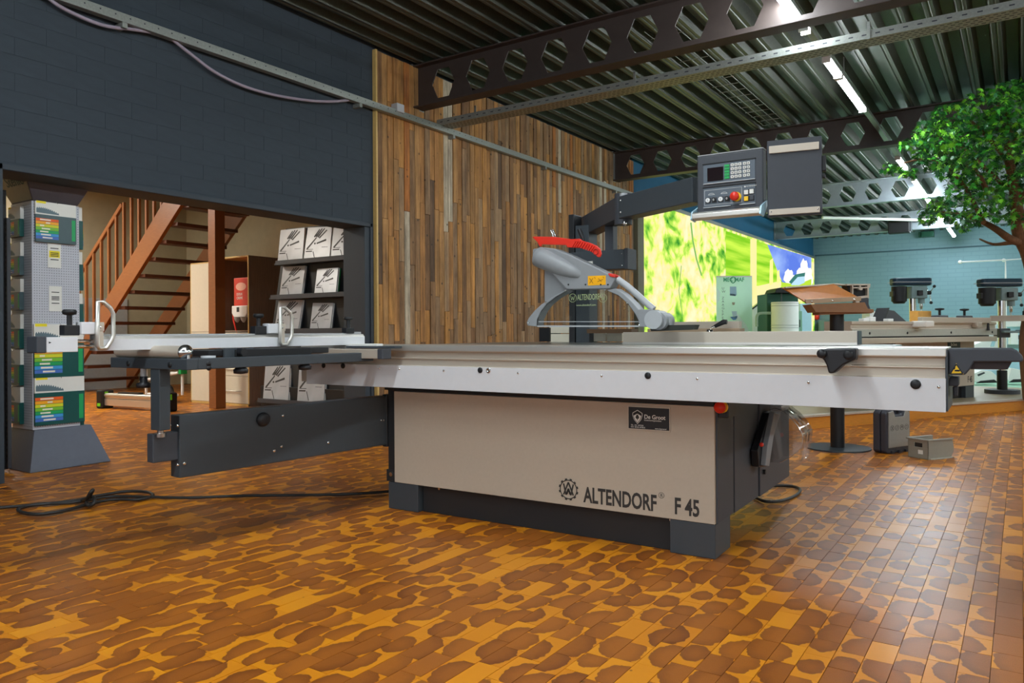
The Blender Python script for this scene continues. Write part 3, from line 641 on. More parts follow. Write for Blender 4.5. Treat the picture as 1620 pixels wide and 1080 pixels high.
# --- sliding table
SB = -.18; X0, X1 = -2.33, .866
prof = [(SB, .906), (SB, .877), (SB + .018, .872), (SB + .018, .846), (SB + .002, .843), (SB + .002, .838), (SB + .012, .836), (SB + .012, .806), (SB, .803), (SB, .70), (.14, .70), (.14, .906), (.05, .906), (.05, .897), (.035, .897), (.035, .906), (-.13, .906), (-.13, .9), (-.15, .9), (-.15, .906)]
st = MB().prism(prof, 0, X0, X1).build('sliding_table', M['alutaupe'], saw, bevel=.0012)
B(X0, X1, SB - .004, SB + .02, .8765, .9065).build('rounded_edge_rail', M['alu'], st, bevel=.004)
B(X0, X1, SB + .0, .14, .9062, .9072).build('table_top_skin', M['alu'], st)
sk = B(-2.28, X1 - .002, SB - .008, SB - .002, .687, .803).build('skirt', M['skirt'], saw, bevel=.001)
B(X1 - .004, X1 + .004, SB, .14, .69, .9).build('end_plate', M['steelblue'], st, bevel=.001)
for x, y, r in ((759.8, 585.4, .014), (1025, 594, .014), (1448.6, 607.6, .017), (512, 578, .014), (542.8, 578.5, .015)):
    q = my(x, y, SB - .008); MB().lathe((q.x, SB - .008, q.z), [(r, 0), (r, .003), (r * .6, .005), (0, .0055)], 18, (0, -1, 0)).build('plug', M['blackplastic'], sk)
q = my(772.8, 586, SB - .008); MB().lathe((q.x, SB - .008, q.z), [(.013, 0), (.013, .003), (.006, .006), (.006, .003), (0, .003)], 14, (0, -1, 0)).build('bolt', M['chrome'], sk)
for x, y in ((702, 586), (819.6, 590), (951.8, 594.6), (1103, 599), (1279, 605), (1485, 612), (600, 582), (632, 583)):
    q = my(x, y, SB - .008); MB().lathe((q.x, SB - .008, q.z), [(.0055, 0), (.005, .003), (0, .004)], 10, (0, -1, 0)).build('screw', M['chrome'], sk)
# pistol handle on the table edge
hp = saw; Hb = SB - .012
hd = MB().prism(P2([(1297, 553), (1310, 551), (1357, 550), (1356, 567), (1351, 570), (1336, 577), (1326, 586), (1321, 590), (1313, 590), (1310, 578), (1305, 568), (1299, 565)], Hb - .045), 1, Hb - .075, Hb - .02).build('grip_handle', M['blackplastic'], saw, bevel=.006)
q = my(1343.5, 561, Hb - .06); MB().lathe((q.x, Hb - .075, q.z), [(.016, 0), (.016, .012), (.012, .015), (0, .013)], 18, (0, -1, 0)).build('clamp_knob', M['black'], hd)
q = my(1302, 559, Hb - .06); MB().lathe((q.x, Hb - .072, q.z), [(.015, -.02), (.017, 0), (.016, .022), (.01, .026), (0, .026)], 16, (0, -1, 0)).build('grip_head', M['blackplastic'], hd, bevel=.002)
q = my(1350, 562, Hb); B(q.x - .012, q.x + .012, Hb - .03, SB, q.z - .015, q.z + .015).build('mount', M['blackplastic'], hd)
# push handle pod on the right end
PBF = -.16
pd = MB().prism(P2([(1499.3, 551), (1560, 550.6), (1601, 551), (1610, 554.5), (1617, 562), (1619.5, 568), (1617.5, 572.6), (1541, 572.6), (1535.5, 583), (1527, 593), (1500, 592.6)], PBF), 1, PBF, -.06).build('push_handle_pod', M['charcoal'], saw, bevel=.006)
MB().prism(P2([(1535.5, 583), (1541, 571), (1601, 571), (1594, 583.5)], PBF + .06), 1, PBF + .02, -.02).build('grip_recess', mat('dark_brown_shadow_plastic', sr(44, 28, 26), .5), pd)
q = P2([(1502, 592), (1524.5, 591.5), (1513, 574.5)], PBF)
MB().prism(q, 1, PBF - .0015, PBF).build('warning_sign', M['yellow'], pd)
tr = MB(); cq = (sum(p[0] for p in q) / 3, sum(p[1] for p in q) / 3); qi = [(cq[0] + (p[0] - cq[0]) * .88, cq[1] + (p[1] - cq[1]) * .88) for p in q]
for a, b_ in zip(qi, qi[1:] + qi[:1]): tr.bar((a[0], PBF - .002, a[1]), (b_[0], PBF - .002, b_[1]), .0035, .0015, up=(0, 1, 0))
h_ = P2([(1510, 587), (1518, 587.5), (1519, 585), (1514, 584.5), (1510.5, 585)], PBF); tr.prism(h_, 1, PBF - .0025, PBF - .001); h_ = P2([(1509.5, 584), (1511, 581)], PBF); tr.bar((h_[0][0], PBF - .002, h_[0][1]), (h_[1][0], PBF - .002, h_[1][1]), .003, .001, up=(0, 1, 0)); tr.build('warning_symbol', M['black'], pd)
u = P2([(1501, 610), (1517, 596)], -.08); B(u[0][0], u[1][0], -.1, .0, u[0][1], u[1][1]).build('lock_block', M['charcoal'], saw, bevel=.004)
MB().prism(P2([(1507, 611), (1516, 611), (1515, 627), (1508, 627)], -.08), 1, -.07, -.045).build('lock_lever', M['charcoal'], saw, bevel=.004)
u = P2([(1500, 596.5), (1518, 597)], -.1); MB().cyl((u[0][0], -.1, u[0][1]), (u[1][0] - .03, -.1, u[1][1]), .008, n=12).build('lock_pin', M['chrome'], saw)
# --- machine table, rip fence and rear pieces
B(-1.86, .0, .155, 1.28, .86, .903).build('saw_table', M['castiron'], saw, bevel=.003)
B(-1.8, -.03, .2, 1.2, .69, .86).build('table_frame', M['kick'], saw)
B(.0, .62, .155, 1.0, .868, .9).build('extension_table', M['castiron'], saw, bevel=.003)
B(-.3, .49, .2, 1.0, .70, .868).build('extension_bracket', M['kick'], saw)
rf = MB().prism([(.56, .915), (.64, .915), (.64, .922), (.6, .926), (.575, .94), (.572, .968), (.56, .968)], 0, -.672, .48).build('rip_fence', M['alutaupe'], saw, bevel=.001)
B(-.672, .48, .55, .66, .9035, .915).build('fence_foot', M['alu'], rf); B(.48, .487, .555, .645, .905, .968).build('fence_end_cap', M['steelblue'], rf)
u0, u1 = my(1052, 515, 1.16).x, my(1169, 515, 1.16).x; zf = my(1110, 508.5, 1.16).z; B(u0, u1, 1.16, 1.22, .905, zf).build('rear_fence', M['alutaupe'], saw, bevel=.002); B(u0 - .1, u1 + .01, 1.13, 1.24, .903, my(1110, 519.5, 1.16).z).build('rear_fence_foot', M['tan'], saw, bevel=.002)
q = my(1123, 521, 1.08); MB().lathe((q.x, 1.08, .905), [(.03, 0), (.028, .04), (.02, .06), (.018, .075), (0, .078)], 16).build('lever_boss', M['chrome'], saw)
MB().tube([my(1126, 518, 1.08), my(1132, 515, 1.08)], .006).build('lever_arm', M['chrome'], saw)
MB().tube([my(1131, 516, 1.08), my(1145, 509, 1.08), my(1150, 509, 1.08)], .014, 10, radii=[.010, .015, .013]).build('lever_grip', M['blackplastic'], saw)
for x0, x1, y0, y1 in ((869, 900, 515, 527), (869, 900, 528, 541), (934, 958, 527, 540), (960, 984, 526, 540)):
    a = my(x0, y1, 1.26); b_ = my(x1, y0, 1.26); B(a.x, b_.x, 1.26, 1.36, a.z, b_.z).build('rear_profile', M['cream'], saw, bevel=.002)
a = my(934, 527, 1.2); b_ = my(1004, 520, 1.2); B(a.x, b_.x, 1.15, 1.25, a.z, b_.z).build('rear_tray', mat('brown_tray', sr(92, 68, 46), .5), saw)
a = my(853, 540, 1.24); b_ = my(869, 518, 1.24); B(a.x, b_.x, 1.24, 1.4, a.z, b_.z).build('rear_box', M['black'], saw)

# --- post, arms, overhead guard
PB = 1.2
a = my(911, 540, PB); b_ = my(931.5, 345, PB)
post = B(a.x, b_.x, PB, PB + .12, .66, 1.66).build('guard_post', M['steelblue'], saw, bevel=.004)
a2 = my(901.5, 540, PB); B(a2.x, a.x - .004, PB - .01, PB + .1, .66, 1.735).build('post_channel', M['kick'], saw, bevel=.003)
Zt = 1.735; Hh = .125
def lvl(px, py, z): return mloc(hz(px, py, z))
e0 = mloc(at(918, 352, .765 * 1200 / 174)); e1 = mloc(at(986, 318, .765 * 1200 / 212)); e2 = mloc(at(1103, 284, .765 * 1200 / 242))
e0.z = e1.z = e2.z = Zt - Hh / 2
ar = MB().bar(e0, e1, .10, Hh).build('console_arm_inner', M['charcoal'], saw, bevel=.004)
d2 = (e2 - e1).normalized(); MB().bar(e1 + d2 * .02, e2 + d2 * .02, .10, Hh).build('console_arm_outer', M['steelblue'], saw, bevel=.004)
mb = MB().cyl(e1 - Vector((0, 0, Hh / 2 + .03)), e1 + Vector((0, 0, Hh / 2 + .02)), .05, n=20); mb.build('arm_pivot', M['charcoal'], saw)
MB().cyl(e1 + Vector((.02, -.04, Hh / 2)), e1 + Vector((.02, -.04, Hh / 2 + .016)), .022, n=14).build('pivot_cap', M['greylight'], saw)
MB().sphere(e1 + Vector((.03, -.05, -Hh / 2 - .03)), .014).build('pivot_bolt', M['chrome'], saw)
for s_ in (-.03, .035):
    q = e1 + d2 * .045 + Vector((0, 0, s_)); sdv = d2.cross(Vector((0, 0, 1))); MB().sphere(q + sdv * .052, .006, 8).build('bolt', M['chrome'], saw)
g1 = my(934, 398, 1.0); g2 = my(991, 425, 1.0)
gb = B(my(931, 400, PB).x - .02, g2.x, .98, 1.1, g2.z, g1.z).build('guard_arm', M['steelblue'], saw, bevel=.004)
B(g2.x - .004, g2.x + .02, .975, 1.105, g2.z - .004, g1.z + .004).build('guard_arm_cap', M['charcoal'], gb, bevel=.003)
for s_ in (.02, .09): MB().sphere((g2.x - .02, .979, g2.z + s_), .005, 8).build('bolt', M['chrome'], gb)
a = my(959, 397, 1.02); b_ = my(972, 335, 1.02); B(a.x, b_.x, 1.0, 1.06, a.z, Zt - Hh).build('cable_duct', M['charcoal'], saw, bevel=.003)
B(my(928, 403, .98).x, my(938, 400, .98).x, .972, .98, g2.z + .02, g2.z + .055).build('white_label', M['paper'], gb)
GB = .42
G = lambda pts: P2([(820 + .2593 * x, 280 + .2593 * y) for x, y in pts], GB)
gd = MB().prism(G([(100, 440), (160, 430), (230, 437), (330, 478), (470, 545), (560, 590), (604, 618), (568, 682), (305, 686), (262, 640), (215, 585), (150, 545), (95, 515)]), 1, GB - .022, GB + .06).build('guard_body', M['grey'], saw, bevel=.006)
c0 = my(820 + .2593 * 128, 280 + .2593 * 485, GB); c1 = my(820 + .2593 * 385, 280 + .2593 * 598, GB)
cyl = []; dd = (c1 - c0).normalized()
for t_, r in ((-.045, .012), (-.04, .03), (-.025, .045), (0, .055), (.1, .056), (.3, .054), (.6, .046), (.85, .034), (1.0, .02), (1.04, .004)):
    cyl.append((c0 + (c1 - c0) * t_ + Vector((0, -.012, 0)), r)) 
MB().tube([p for p, r in cyl], 1, 20, radii=[r for p, r in cyl]).build('dust_spout', M['grey'], gd)
MB().prism(G([(150, 545), (215, 585), (262, 640), (305, 690), (150, 775)]), 1, GB + .02, GB + .05).build('ribbed_flap', M['grey'], gd)
def strip(inner, outer): return G(inner + outer[::-1])
hood_out = [(62, 885), (75, 858), (110, 815), (150, 778), (215, 735), (300, 688), (420, 682), (560, 684), (640, 718), (700, 770), (735, 806)]
hood_in = [(122, 908), (124, 870), (150, 815), (185, 772), (240, 730), (300, 697), (420, 690), (550, 692), (620, 722), (680, 775), (722, 835)]
MB().prism(strip([(122, 912)] + hood_in[1:6], [(66, 905)] + hood_out[:6]), 1, GB - .02, GB + .06).build('hood_rim', M['grey'], gd, bevel=.003)
MB().prism(strip(hood_in[7:] + [(752, 895), (748, 914)], [(600, 680), (650, 712), (710, 770), (740, 806), (790, 850), (800, 914)]), 1, GB - .02, GB + .06).build('hood_rim', M['grey'], gd, bevel=.003)
MB().prism(G([(735, 808), (835, 808), (838, 880), (790, 914), (748, 914)]), 1, GB - .024, GB + .064).build('hood_end_block', M['grey'], gd, bevel=.004)
hw = MB()
ho = G([(124, 910), (126, 865), (150, 815), (185, 772), (240, 730), (300, 697), (420, 688), (550, 690), (620, 722), (680, 775), (725, 838), (752, 895), (750, 910)])
hw.prism(ho, 1, GB - .012, GB - .009); hw.build('clear_hood', M['clear'], gd)
bz = G([(124, 914), (750, 914), (750, 905), (124, 905)]); MB().prism(bz, 1, GB - .014, GB - .008).build('hood_edge', M['greylight'], gd)
bz = G([(130, 884), (748, 884), (748, 880), (130, 880)]); MB().prism(bz, 1, GB - .0135, GB - .011).build('hood_scale', M['greylight'], gd)
for pts in (((124, 905), (127, 862), (152, 812), (187, 770), (242, 728), (300, 694)), ((550, 690), (620, 724), (680, 777), (724, 840), (750, 897))):
    MB().tube(smooth([Vector((u, GB - .0135, v)) for u, v in G(pts)], 3), .0028, 6).build('black_seal', M['black'], gd)
for x, y in ((75, 888), (182, 766), (300, 692), (540, 690), (675, 768), (748, 905), (810, 870)):
    u, v = G([(x, y)])[0]; MB().sphere((u, GB - .022, v), .006, 8).build('screw', M['chrome'], gd)
for x in (318, 422, 515, 558):
    u, v = G([(x, 657)])[0]; MB().sphere((u, GB - .023, v), .005, 8).build('screw', M['black'], gd)
MB().prism(G([(437, 605), (545, 601), (545, 658), (437, 663)]), 1, GB - .0235, GB - .022).build('yellow_label', mat('orange_yellow_label', sr(246, 176, 18), .4), gd)
lb = MB()
for a, b_ in (((447, 618), (468, 650)), ((468, 618), (447, 650)), ((495, 640), (530, 625)), ((500, 620), (520, 640)), ((476, 612), (482, 620)), ((528, 610), (534, 618))):
    p, q = G([a, b_]); lb.bar((p[0], GB - .0238, p[1]), (q[0], GB - .0238, q[1]), .003, .001, up=(0, 1, 0))
lb.build('label_marks', mat('label_ink', sr(150, 100, 20), .5), gd)
MB().prism(G([(560, 592), (566, 586), (606, 603), (600, 614), (570, 608)]), 1, GB - .028, GB + .04).build('red_clip', M['red'], gd, bevel=.003)
pth = [Vector((u, GB + .01, v)) for u, v in G([(600, 622), (660, 665), (730, 725), (790, 780), (822, 806)])]
mb = MB()
for i in range(len(pth) - 1): mb.bar(pth[i], pth[i + 1] + (pth[i + 1] - pth[i]).normalized() * .004, .035, .042, up=(0, 1, 0)) if False else None
MB().tube(smooth(pth, 4), .017, 10).build('link_arm', M['greylight'], gd)
u, v = G([(838, 870)])[0]; MB().cyl((u, GB - .035, v), (u, GB + .08, v), .047, n=28).build('pivot_drum', M['greylight'], gd, bevel=.003)
u, v = G([(860, 878)])[0]; MB().cyl((u, GB - .015, v), (u, GB + .10, v), .044, n=28).build('pivot_disc', M['grey'], gd, bevel=.003)
MB().prism(G([(790, 905), (1070, 900), (1058, 930), (800, 940)]), 1, GB + .02, GB + .09).build('riving_bar', mat('olive_black', sr(42, 44, 38), .5), gd)
u, v = G([(890, 878)])[0]; B(u - .02, u + .02, GB + .02, GB + .06, v - .02, v + .02).build('bar_block', M['greylight'], gd)
# printed name on the clear hood
text('ALTENDORF', .044, mat('pale_hood_print', sr(164, 178, 130), .5), gd, (G([(366, 751)])[0][0], GB - .0125, G([(366, 751)])[0][1]), RXF, sx=.52, ext=.0002)
text('www.altendorf.com', .016, mat('pale_hood_print', sr(190, 205, 150), .5), gd, (G([(360, 788)])[0][0], GB - .0125, G([(360, 788)])[0][1]), RXF, sx=.9, ext=.0002)
mb = MB()
for x in (338, 522):
    u, v = G([(x, 738)])[0]; mb.tube([(u + .022 * math.cos(a), GB - .0125, v + .022 * math.sin(a)) for a in [2 * PI * i / 20 for i in range(20)]], .0012, 4, True)
    for pts in ([(-.012, .012), (-.006, -.012), (0, .006), (.006, -.012), (.012, .012)],):
        for p, q in zip(pts, pts[1:]): mb.bar((u + p[0], GB - .0125, v + p[1]), (u + q[0], GB - .0125, v + q[1]), .002, .0006, up=(0, 1, 0))
mb.build('hood_emblems', mat('pale_hood_print', sr(190, 205, 150), .5), gd)
for x in (186, 200):
    p = G([(x - 5, 318), (x + 12, 362)]); MB().cyl((p[0][0], GB + .03, p[0][1]), (p[1][0], GB + .03, p[1][1]), .005, n=8).build('guide_rod', M['chrome'], gd)
p = G([(345, 312), (372, 380)]); MB().tube([(p[0][0], GB + .05, p[0][1]), (p[0][0] * .6 + p[1][0] * .4, GB + .05, p[0][1] * .6 + p[1][1] * .4), (p[1][0], GB + .05, p[1][1])], .01, 10, radii=[.012, .013, .009]).build('clamp_lever', M['blackplastic'], gd)
# the red push stick lies on top of the guard: a thing of its own
ps0 = saw.matrix_basis @ Vector((0, 0, 0))
stick = thing('push_stick', 'red plastic push stick with a ribbed grip lying on the blade guard', 'push stick', MO, MA)
sp = MB().prism(G([(92, 367), (105, 364), (230, 366), (330, 380), (382, 377), (400, 390), (445, 402), (485, 420), (508, 440), (514, 470), (505, 490), (492, 490), (470, 470), (430, 442), (385, 434), (305, 430), (300, 416), (150, 412), (146, 424), (136, 424), (124, 398)]), 1, GB - .016, GB - .004).build('blade', M['red'], stick, bevel=.003)
rb = MB()
for i in range(9):
    x = 338 + i * 14; y0 = 392 + max(0, i - 2) * 5; p = G([(x, y0 + 34), (x + 22, y0)]); rb.bar((p[0][0], GB - .018, p[0][1]), (p[1][0], GB - .018, p[1][1]), .006, .008, up=(0, 1, 0))
rb.build('grip_ribs', M['red'], stick); u, v = G([(482, 458)])[0]
MB().tube([(u + .014 * math.cos(a), GB - .018, v + .014 * math.sin(a)) for a in [2 * PI * i / 16 for i in range(16)]], .003, 6, True).build('hanging_eye', mat('dark_red_plastic', sr(170, 36, 26), .4), stick)

# --- control console
CB = .44
xl, xr = my(1103, 290, CB).x, my(1207.5, 290, CB).x; zb_, zt_ = my(1155, 341, CB).z, my(1155, 241, CB).z
con = B(xl, xr, CB, CB + .06, zb_, zt_).build('console', M['charcoal'], saw, bevel=.006)
wC = xr - xl; hC = zt_ - zb_
def CP(u, v): return xl + u * wC, zb_ + v * hC                          # console face coordinates 0..1
def plate(u0, u1, v0, v1, d, name, m, par, bv=.001):
    a = CP(u0, v0); b_ = CP(u1, v1); return B(a[0], b_[0], CB - d, CB + .001, a[1], b_[1]).build(name, m, par, bevel=bv)
up_ = plate(.10, .885, .545, .85, .003, 'display_plate', mat('blue_grey_plate', sr(88, 98, 108), .4), con)
plate(.09, .895, .85, .868, .007, 'plate_lip', M['black'], con); plate(.10, .885, .53, .545, .007, 'plate_ledge', M['greylight'], con)
plate(.165, .41, .575, .79, .006, 'display_screen', M['screen'], con)
for i in range(5): plate(.43, .505, .772 - i * .047, .812 - i * .047, .007, 'soft_key', M['green'], con)
for i in range(4):
    for j in range(5):
        u = .525 + j * .057 + (.012 if j > 2 else 0); v = .772 - i * .062; plate(u, u + .046, v, v + .046, .007, 'key', M['paper'], con, .0015)
kp = MB()
for i in range(4):
    for j in range(5):
        u, v = CP(.525 + j * .057 + (.012 if j > 2 else 0) + .023, .772 - i * .062 + .023); kp.box(u - .0022, u + .0022, CB - .0076, CB - .0069, v - .0028, v + .0028)
kp.build('key_marks', M['ink'], con)
plate(.10, .885, .165, .475, .003, 'button_plate', mat('blue_grey_plate', sr(88, 98, 108), .4), con); plate(.09, .895, .475, .49, .007, 'plate_lip', M['black'], con); plate(.10, .52, .15, .165, .007, 'plate_ledge', M['greylight'], con); plate(.65, .885, .15, .165, .007, 'plate_ledge', M['greylight'], con)
bo = MB()
for q in ((.115, .69, .43, .438), (.115, .69, .192, .2), (.115, .122, .192, .438), (.683, .69, .192, .438)):
    a = CP(q[0], q[2]); b_ = CP(q[1], q[3]); bo.box(a[0], b_[0], CB - .0045, CB - .002, a[1], b_[1])
bo.build('button_border', M['greylight'], con)
for u, c, m in ((.175, 'I', 'white'), (.268, '0', 'black'), (.372, 'I', 'white'), (.47, '0', 'black')):
    x, zc = CP(u, .272); B(x - .0135, x + .0135, CB - .006, CB, zc - .0135, zc + .0135).build('button_bezel', M['charcoal'], con, bevel=.002)
    b_ = MB().cyl((x, CB - .006, zc), (x, CB - .013, zc), .0105, n=20).build('push_button', M[m], con)
    text(c, .014, M['ink'] if m == 'white' else M['whiteprint'], con, (x - .002 if c == 'I' else x - .0042, CB - .0132, zc - .005), RXF)
ic = MB()
for u in (.225, .42):
    x, zc = CP(u, .36); ic.tube([(x + .014 * math.cos(a), CB - .0035, zc + .006 * math.sin(a)) for a in [PI * i / 8 for i in range(9)]], .0009, 4)
    ic.box(x - .016, x + .016, CB - .004, CB - .003, zc - .0015, zc)
ic.build('icon_marks', M['whiteprint'], con)
x, zc = CP(.6, .285); MB().cyl((x + .004, CB - .002, zc), (x + .004, CB - .012, zc), .022, n=24).build('stop_collar', M['yellow'], con)
MB().lathe((x, CB - .012, zc), [(.012, 0), (.013, .006), (.02, .01), (.0215, .02), (.017, .027), (0, .03)], 24, (0, -1, 0)).build('stop_button', M['red'], con)
for u, v, m in ((.755, .34, 'paper'), (.835, .345, 'paper'), (.755, .24, 'yellow'), (.835, .245, 'charcoal')):
    x, zc = CP(u, v); B(x - .0125, x + .0125, CB - .005, CB, zc - .0135, zc + .0135).build('button_bezel', M['black'], con, bevel=.001); B(x - .0098, x + .0098, CB - .010, CB - .004, zc - .0105, zc + .0105).build('square_button', M[m], con, bevel=.0015)
text('ALTENDORF', .0085, M['whiteprint'], con, (CP(.755, .425)[0], CB - .0045, CP(.75, .425)[1]), RXF)
x, zc = CP(.735, .432); MB().cyl((x, CB - .003, zc), (x, CB - .0045, zc), .004, n=12).build('small_emblem', M['whiteprint'], con)
B(xl + .003, xr, CB - .001, CB + .062, zt_, zt_ + .004).build('console_top_edge', M['greylight'], con)
zh = my(1152, 337, CB - .05).z
MB().prism([(CB - .075, zh - .016), (CB - .03, zh - .022), (CB - .022, zh - .012), (CB - .03, zh + .014), (CB - .06, zh + .016), (CB - .075, zh + .006)], 0, xl - .004, xr + .002).build('console_handle', M['alu'], con, bevel=.003)
for x in (xl - .006, xr + .004): MB().prism([(CB - .08, zh - .02), (CB - .02, zh - .026), (CB + .06, zh + .05), (CB + .05, zh + .062), (CB - .06, zh + .02)], 0, x - .004, x + .004).build('handle_bracket', M['lightblue'], con, bevel=.001)
# --- flip board beside the console
q = my(1255, 280, CB - .02); fb = bpy.data.objects.new('document_board', B(-.118, .118, 0, .035, -.172, .178).mesh('document_board', M['charcoal'])); COL.objects.link(fb); fb.parent = saw
fb.location = (q.x, CB - .0, q.z); fb.rotation_euler = (math.radians(3), 0, math.radians(9))
bv = fb.modifiers.new('bevel', 'BEVEL'); bv.width = .003
B(-.108, .106, -.01, 0, .118, .152).build('top_clip', M['alutaupe'], fb, bevel=.002); B(-.11, .108, -.018, 0, -.165, -.138).build('bottom_ledge', M['alutaupe'], fb, bevel=.002)
for s_ in (-.1, .1): MB().sphere((s_, -.018, -.15), .004, 8).build('screw', M['chrome'], fb)
B(.118, .135, .0, .04, .02, .09).build('hinge_block', M['black'], fb, bevel=.004); B(.118, .132, .0, .04, -.01, .01).build('hinge_block', M['black'], fb, bevel=.004)

# --- clear hood hung on the cabinet side
hx0 = .016
def side(pts, x0, x1): return MB().prism([(q.y, q.z) for q in (mx(a, b_, (x0 + x1) / 2) for a, b_ in pts)], 0, x0, x1)
hk = side(((1195, 738), (1193, 712), (1197, 700), (1211, 653), (1218, 650), (1222, 654), (1210, 700), (1206, 738)), hx0, .05).build('side_hood_arm', M['blackplastic'], saw, bevel=.004)
side(((1207, 736), (1210, 705), (1221, 652), (1231, 655), (1220, 690), (1213, 737)), .05, .075).build('hood_cheek', M['grey'], hk, bevel=.003)
q = mx(1204, 703, .06); MB().sphere((.062, q.y, q.z), .011, 12).build('red_knob', M['red'], hk)
base = [(.05, .575), (.075, .585), (.11, .575), (.15, .545), (.185, .505), (.205, .47), (.21, .45), (.205, .40), (.195, .35), (.19, .32)]
hm = MB(); N = len(base) - 1; y0, y1 = .72, .95; vs = []
for x, z in base: vs += [(x, y0, z), (x, y1, z)]
hm.add(vs, [(2 * i, 2 * i + 1, 2 * i + 3, 2 * i + 2) for i in range(N)], True)
for y in (y0, y1):
    k = [(x, y, z) for x, z in base[:8]] + [(.15, y, .345), (.1, y, .315), (.05, y, .312)]
    hm.add(k, [tuple(range(len(k)))])
ho_ = hm.build('side_clear_hood', M['clear2'], hk)
so = ho_.modifiers.new('solid', 'SOLIDIFY'); so.thickness = .003
MB().tube([(x, y0, z) for x, z in base[:8]] + [(.15, y0, .345), (.1, y0, .315)], .0016, 6).build('hood_bright_edge', M['chrome'], hk)
MB().tube([(.206, y0, .46), (.206, y1, .46)], .0022, 6).build('hood_bright_edge', M['chrome'], hk)
B(.045, .1, .76, .93, .565, .592).build('hood_clamp', M['greylight'], hk, bevel=.004)

# --- swing arm with telescopic leg
A0 = Vector((-1.875, .04, 0)); A1 = Vector((-1.985, -1.20, 0))
dv = (A1 - A0).normalized(); nv = Vector((-dv.y, dv.x, 0))
def armbox(p, q, wid, z0, z1, name, m, par, bv=.004): return MB().bar(p + Vector((0, 0, (z0 + z1) / 2)), q + Vector((0, 0, (z0 + z1) / 2)), wid, z1 - z0).build(name, m, par, bevel=bv)
sa = armbox(A0 + dv * .02, A1, .075, .352, .622, 'swing_arm', M['steelblue'], saw)
armbox(A1 - dv * .06, A1 + dv * .11, .05, .43, .552, 'telescopic_end', M['charcoal'], sa)
hb = B(-1.872, -1.838, -.01, .09, .34, .63).build('hinge_plate', M['kick'], saw, bevel=.003)
for z0 in (.37, .42, .47, .52, .57): MB().cyl((-1.88, .0, z0), (-1.88, .0, z0 + .035), .014, n=12).build('hinge_knuckle', M['steelblue'], hb)
fn = nv if nv.x > 0 else -nv
def arm_at(px, py):
    r0 = hit(px, py, (E1 * fn.x + E2 * fn.y), (E1 * fn.x + E2 * fn.y).dot(MO + E1 * A0.x + E2 * A0.y) + .0375); return mloc(r0)
for zx, zy, r in ((408, 720, .006), (410, 928, .006), (445, 920, .008), (970, 665, .007), (962, 830, .007), (924, 852, .008), (1214, 810, .007), (1495, 690, .005), (1508, 690, .005), (368, 717, .005)):
    q = arm_at(160 + zx * .2963, 460 + zy * .2963); MB().lathe(q, [(r, -.002), (r, .003), (r * .5, .005), (0, .005)], 10, fn).build('bolt', M['chrome'], sa)
q = arm_at(415, 663); MB().lathe(q, [(.032, -.002), (.034, .004), (.03, .02), (.02, .024), (0, .024)], 18, fn).build('arm_knob', M['blackplastic'], sa)
# --- crosscut table frame
FZ0, FZ1 = .826, .871; ax0, ax1 = -2.27, -1.72; by0, by1 = -1.32, -.24
fr_ = B(ax0, ax1, by0, by0 + .05, FZ0, FZ1).build('outer_beam', M['steelblue'], saw, bevel=.003)
B(ax1 - .05, ax1, by0 + .05, by1, FZ0, FZ1).build('side_beam', M['steelblue'], saw, bevel=.003); B(ax0, ax0 + .05, by0 + .05, by1, FZ0, FZ1).build('side_beam', M['steelblue'], saw, bevel=.003)
tp = MB().box(-2.85, -1.61, -.33, -.27, .842, .889).build('inner_beam', M['alutaupe'], saw, bevel=.002); B(-1.61, -1.575, -.333, -.267, .840, .891).build('beam_end_cap', M['charcoal'], tp, bevel=.003)
B(-2.25, -1.9, -.27, -.19, .85, .88).build('clamp_shoe', M['kick'], saw, bevel=.003)
for x, y in ((203, 575), (269, 577)):
    q = my(x, y, by0); MB().lathe((q.x, by0, q.z), [(.012, 0), (.012, .003), (0, .004)], 14, (0, -1, 0)).build('plug', M['black'], fr_)
for px_, py_ in ((330, 575), (330, 582)):
    q = mx(px_, py_, ax1); MB().lathe((ax1, q.y, q.z), [(.011, 0), (.011, .003), (0, .005)], 12, (1, 0, 0)).build('plug', M['black'], fr_)
B(-1.98, -1.915, by0 + .005, by0 + .055, .57, FZ0).build('support_leg', M['steelblue'], saw, bevel=.003)
MB().cyl((-1.948, by0 + .03, .555), (-1.948, by0 + .03, .57), .013, n=12).cyl((-1.948, by0 + .03, .54), (-1.948, by0 + .03, .556), .022, n=6).build('levelling_bolt', M['chrome'], saw)
q = my(213, 590, by0 - .02); mb = MB().cyl((q.x, by0 + .02, .79), (q.x, by0 + .02, .826), .013, n=12); mb.build('star_knob_shaft', M['greylight'], saw)
MB().lathe((q.x, by0 + .02, .742), [(0, 0), (.028, .002), (.03, .02), (.016, .026), (.016, .05), (0, .052)], 14).build('star_knob', M['blackplastic'], saw)
MB().cyl((ax0 + .02, by0 + .03, .897), (ax1 - .06, by0 + .03, .897), .0265, n=24).build('support_roller', M['alutaupe'], saw)
MB().lathe((ax1 - .06, by0 + .03, .897), [(.031, 0), (.031, .012), (.02, .02), (.012, .03), (.008, .038), (0, .04)], 20, (1, 0, 0)).build('roller_end', M['chrome'], saw)
MB().cyl((ax1 - .035, by0 + .03, .868), (ax1 - .035, by0 + .03, .90), .007, n=8).build('roller_pin', M['chrome'], saw)
B(ax0 + .08, ax1 - .14, -1.12, -.42, .872, .9).build('table_plate', M['kick'], saw, bevel=.003)
B(ax1 - .2, ax1 - .05, -1.05, -.62, .868, .903).build('rail_black', M['black'], saw, bevel=.003)
B(ax1 - .07, ax1 - .058, -1.10, -.95, .868, .91).build('rail_bracket', M['steelblue'], saw, bevel=.002)
MB().cyl((ax1 - .058, -1.03, .892), (ax1 - .02, -1.03, .892), .017, n=14).build('clamp_screw', M['blackplastic'], saw)
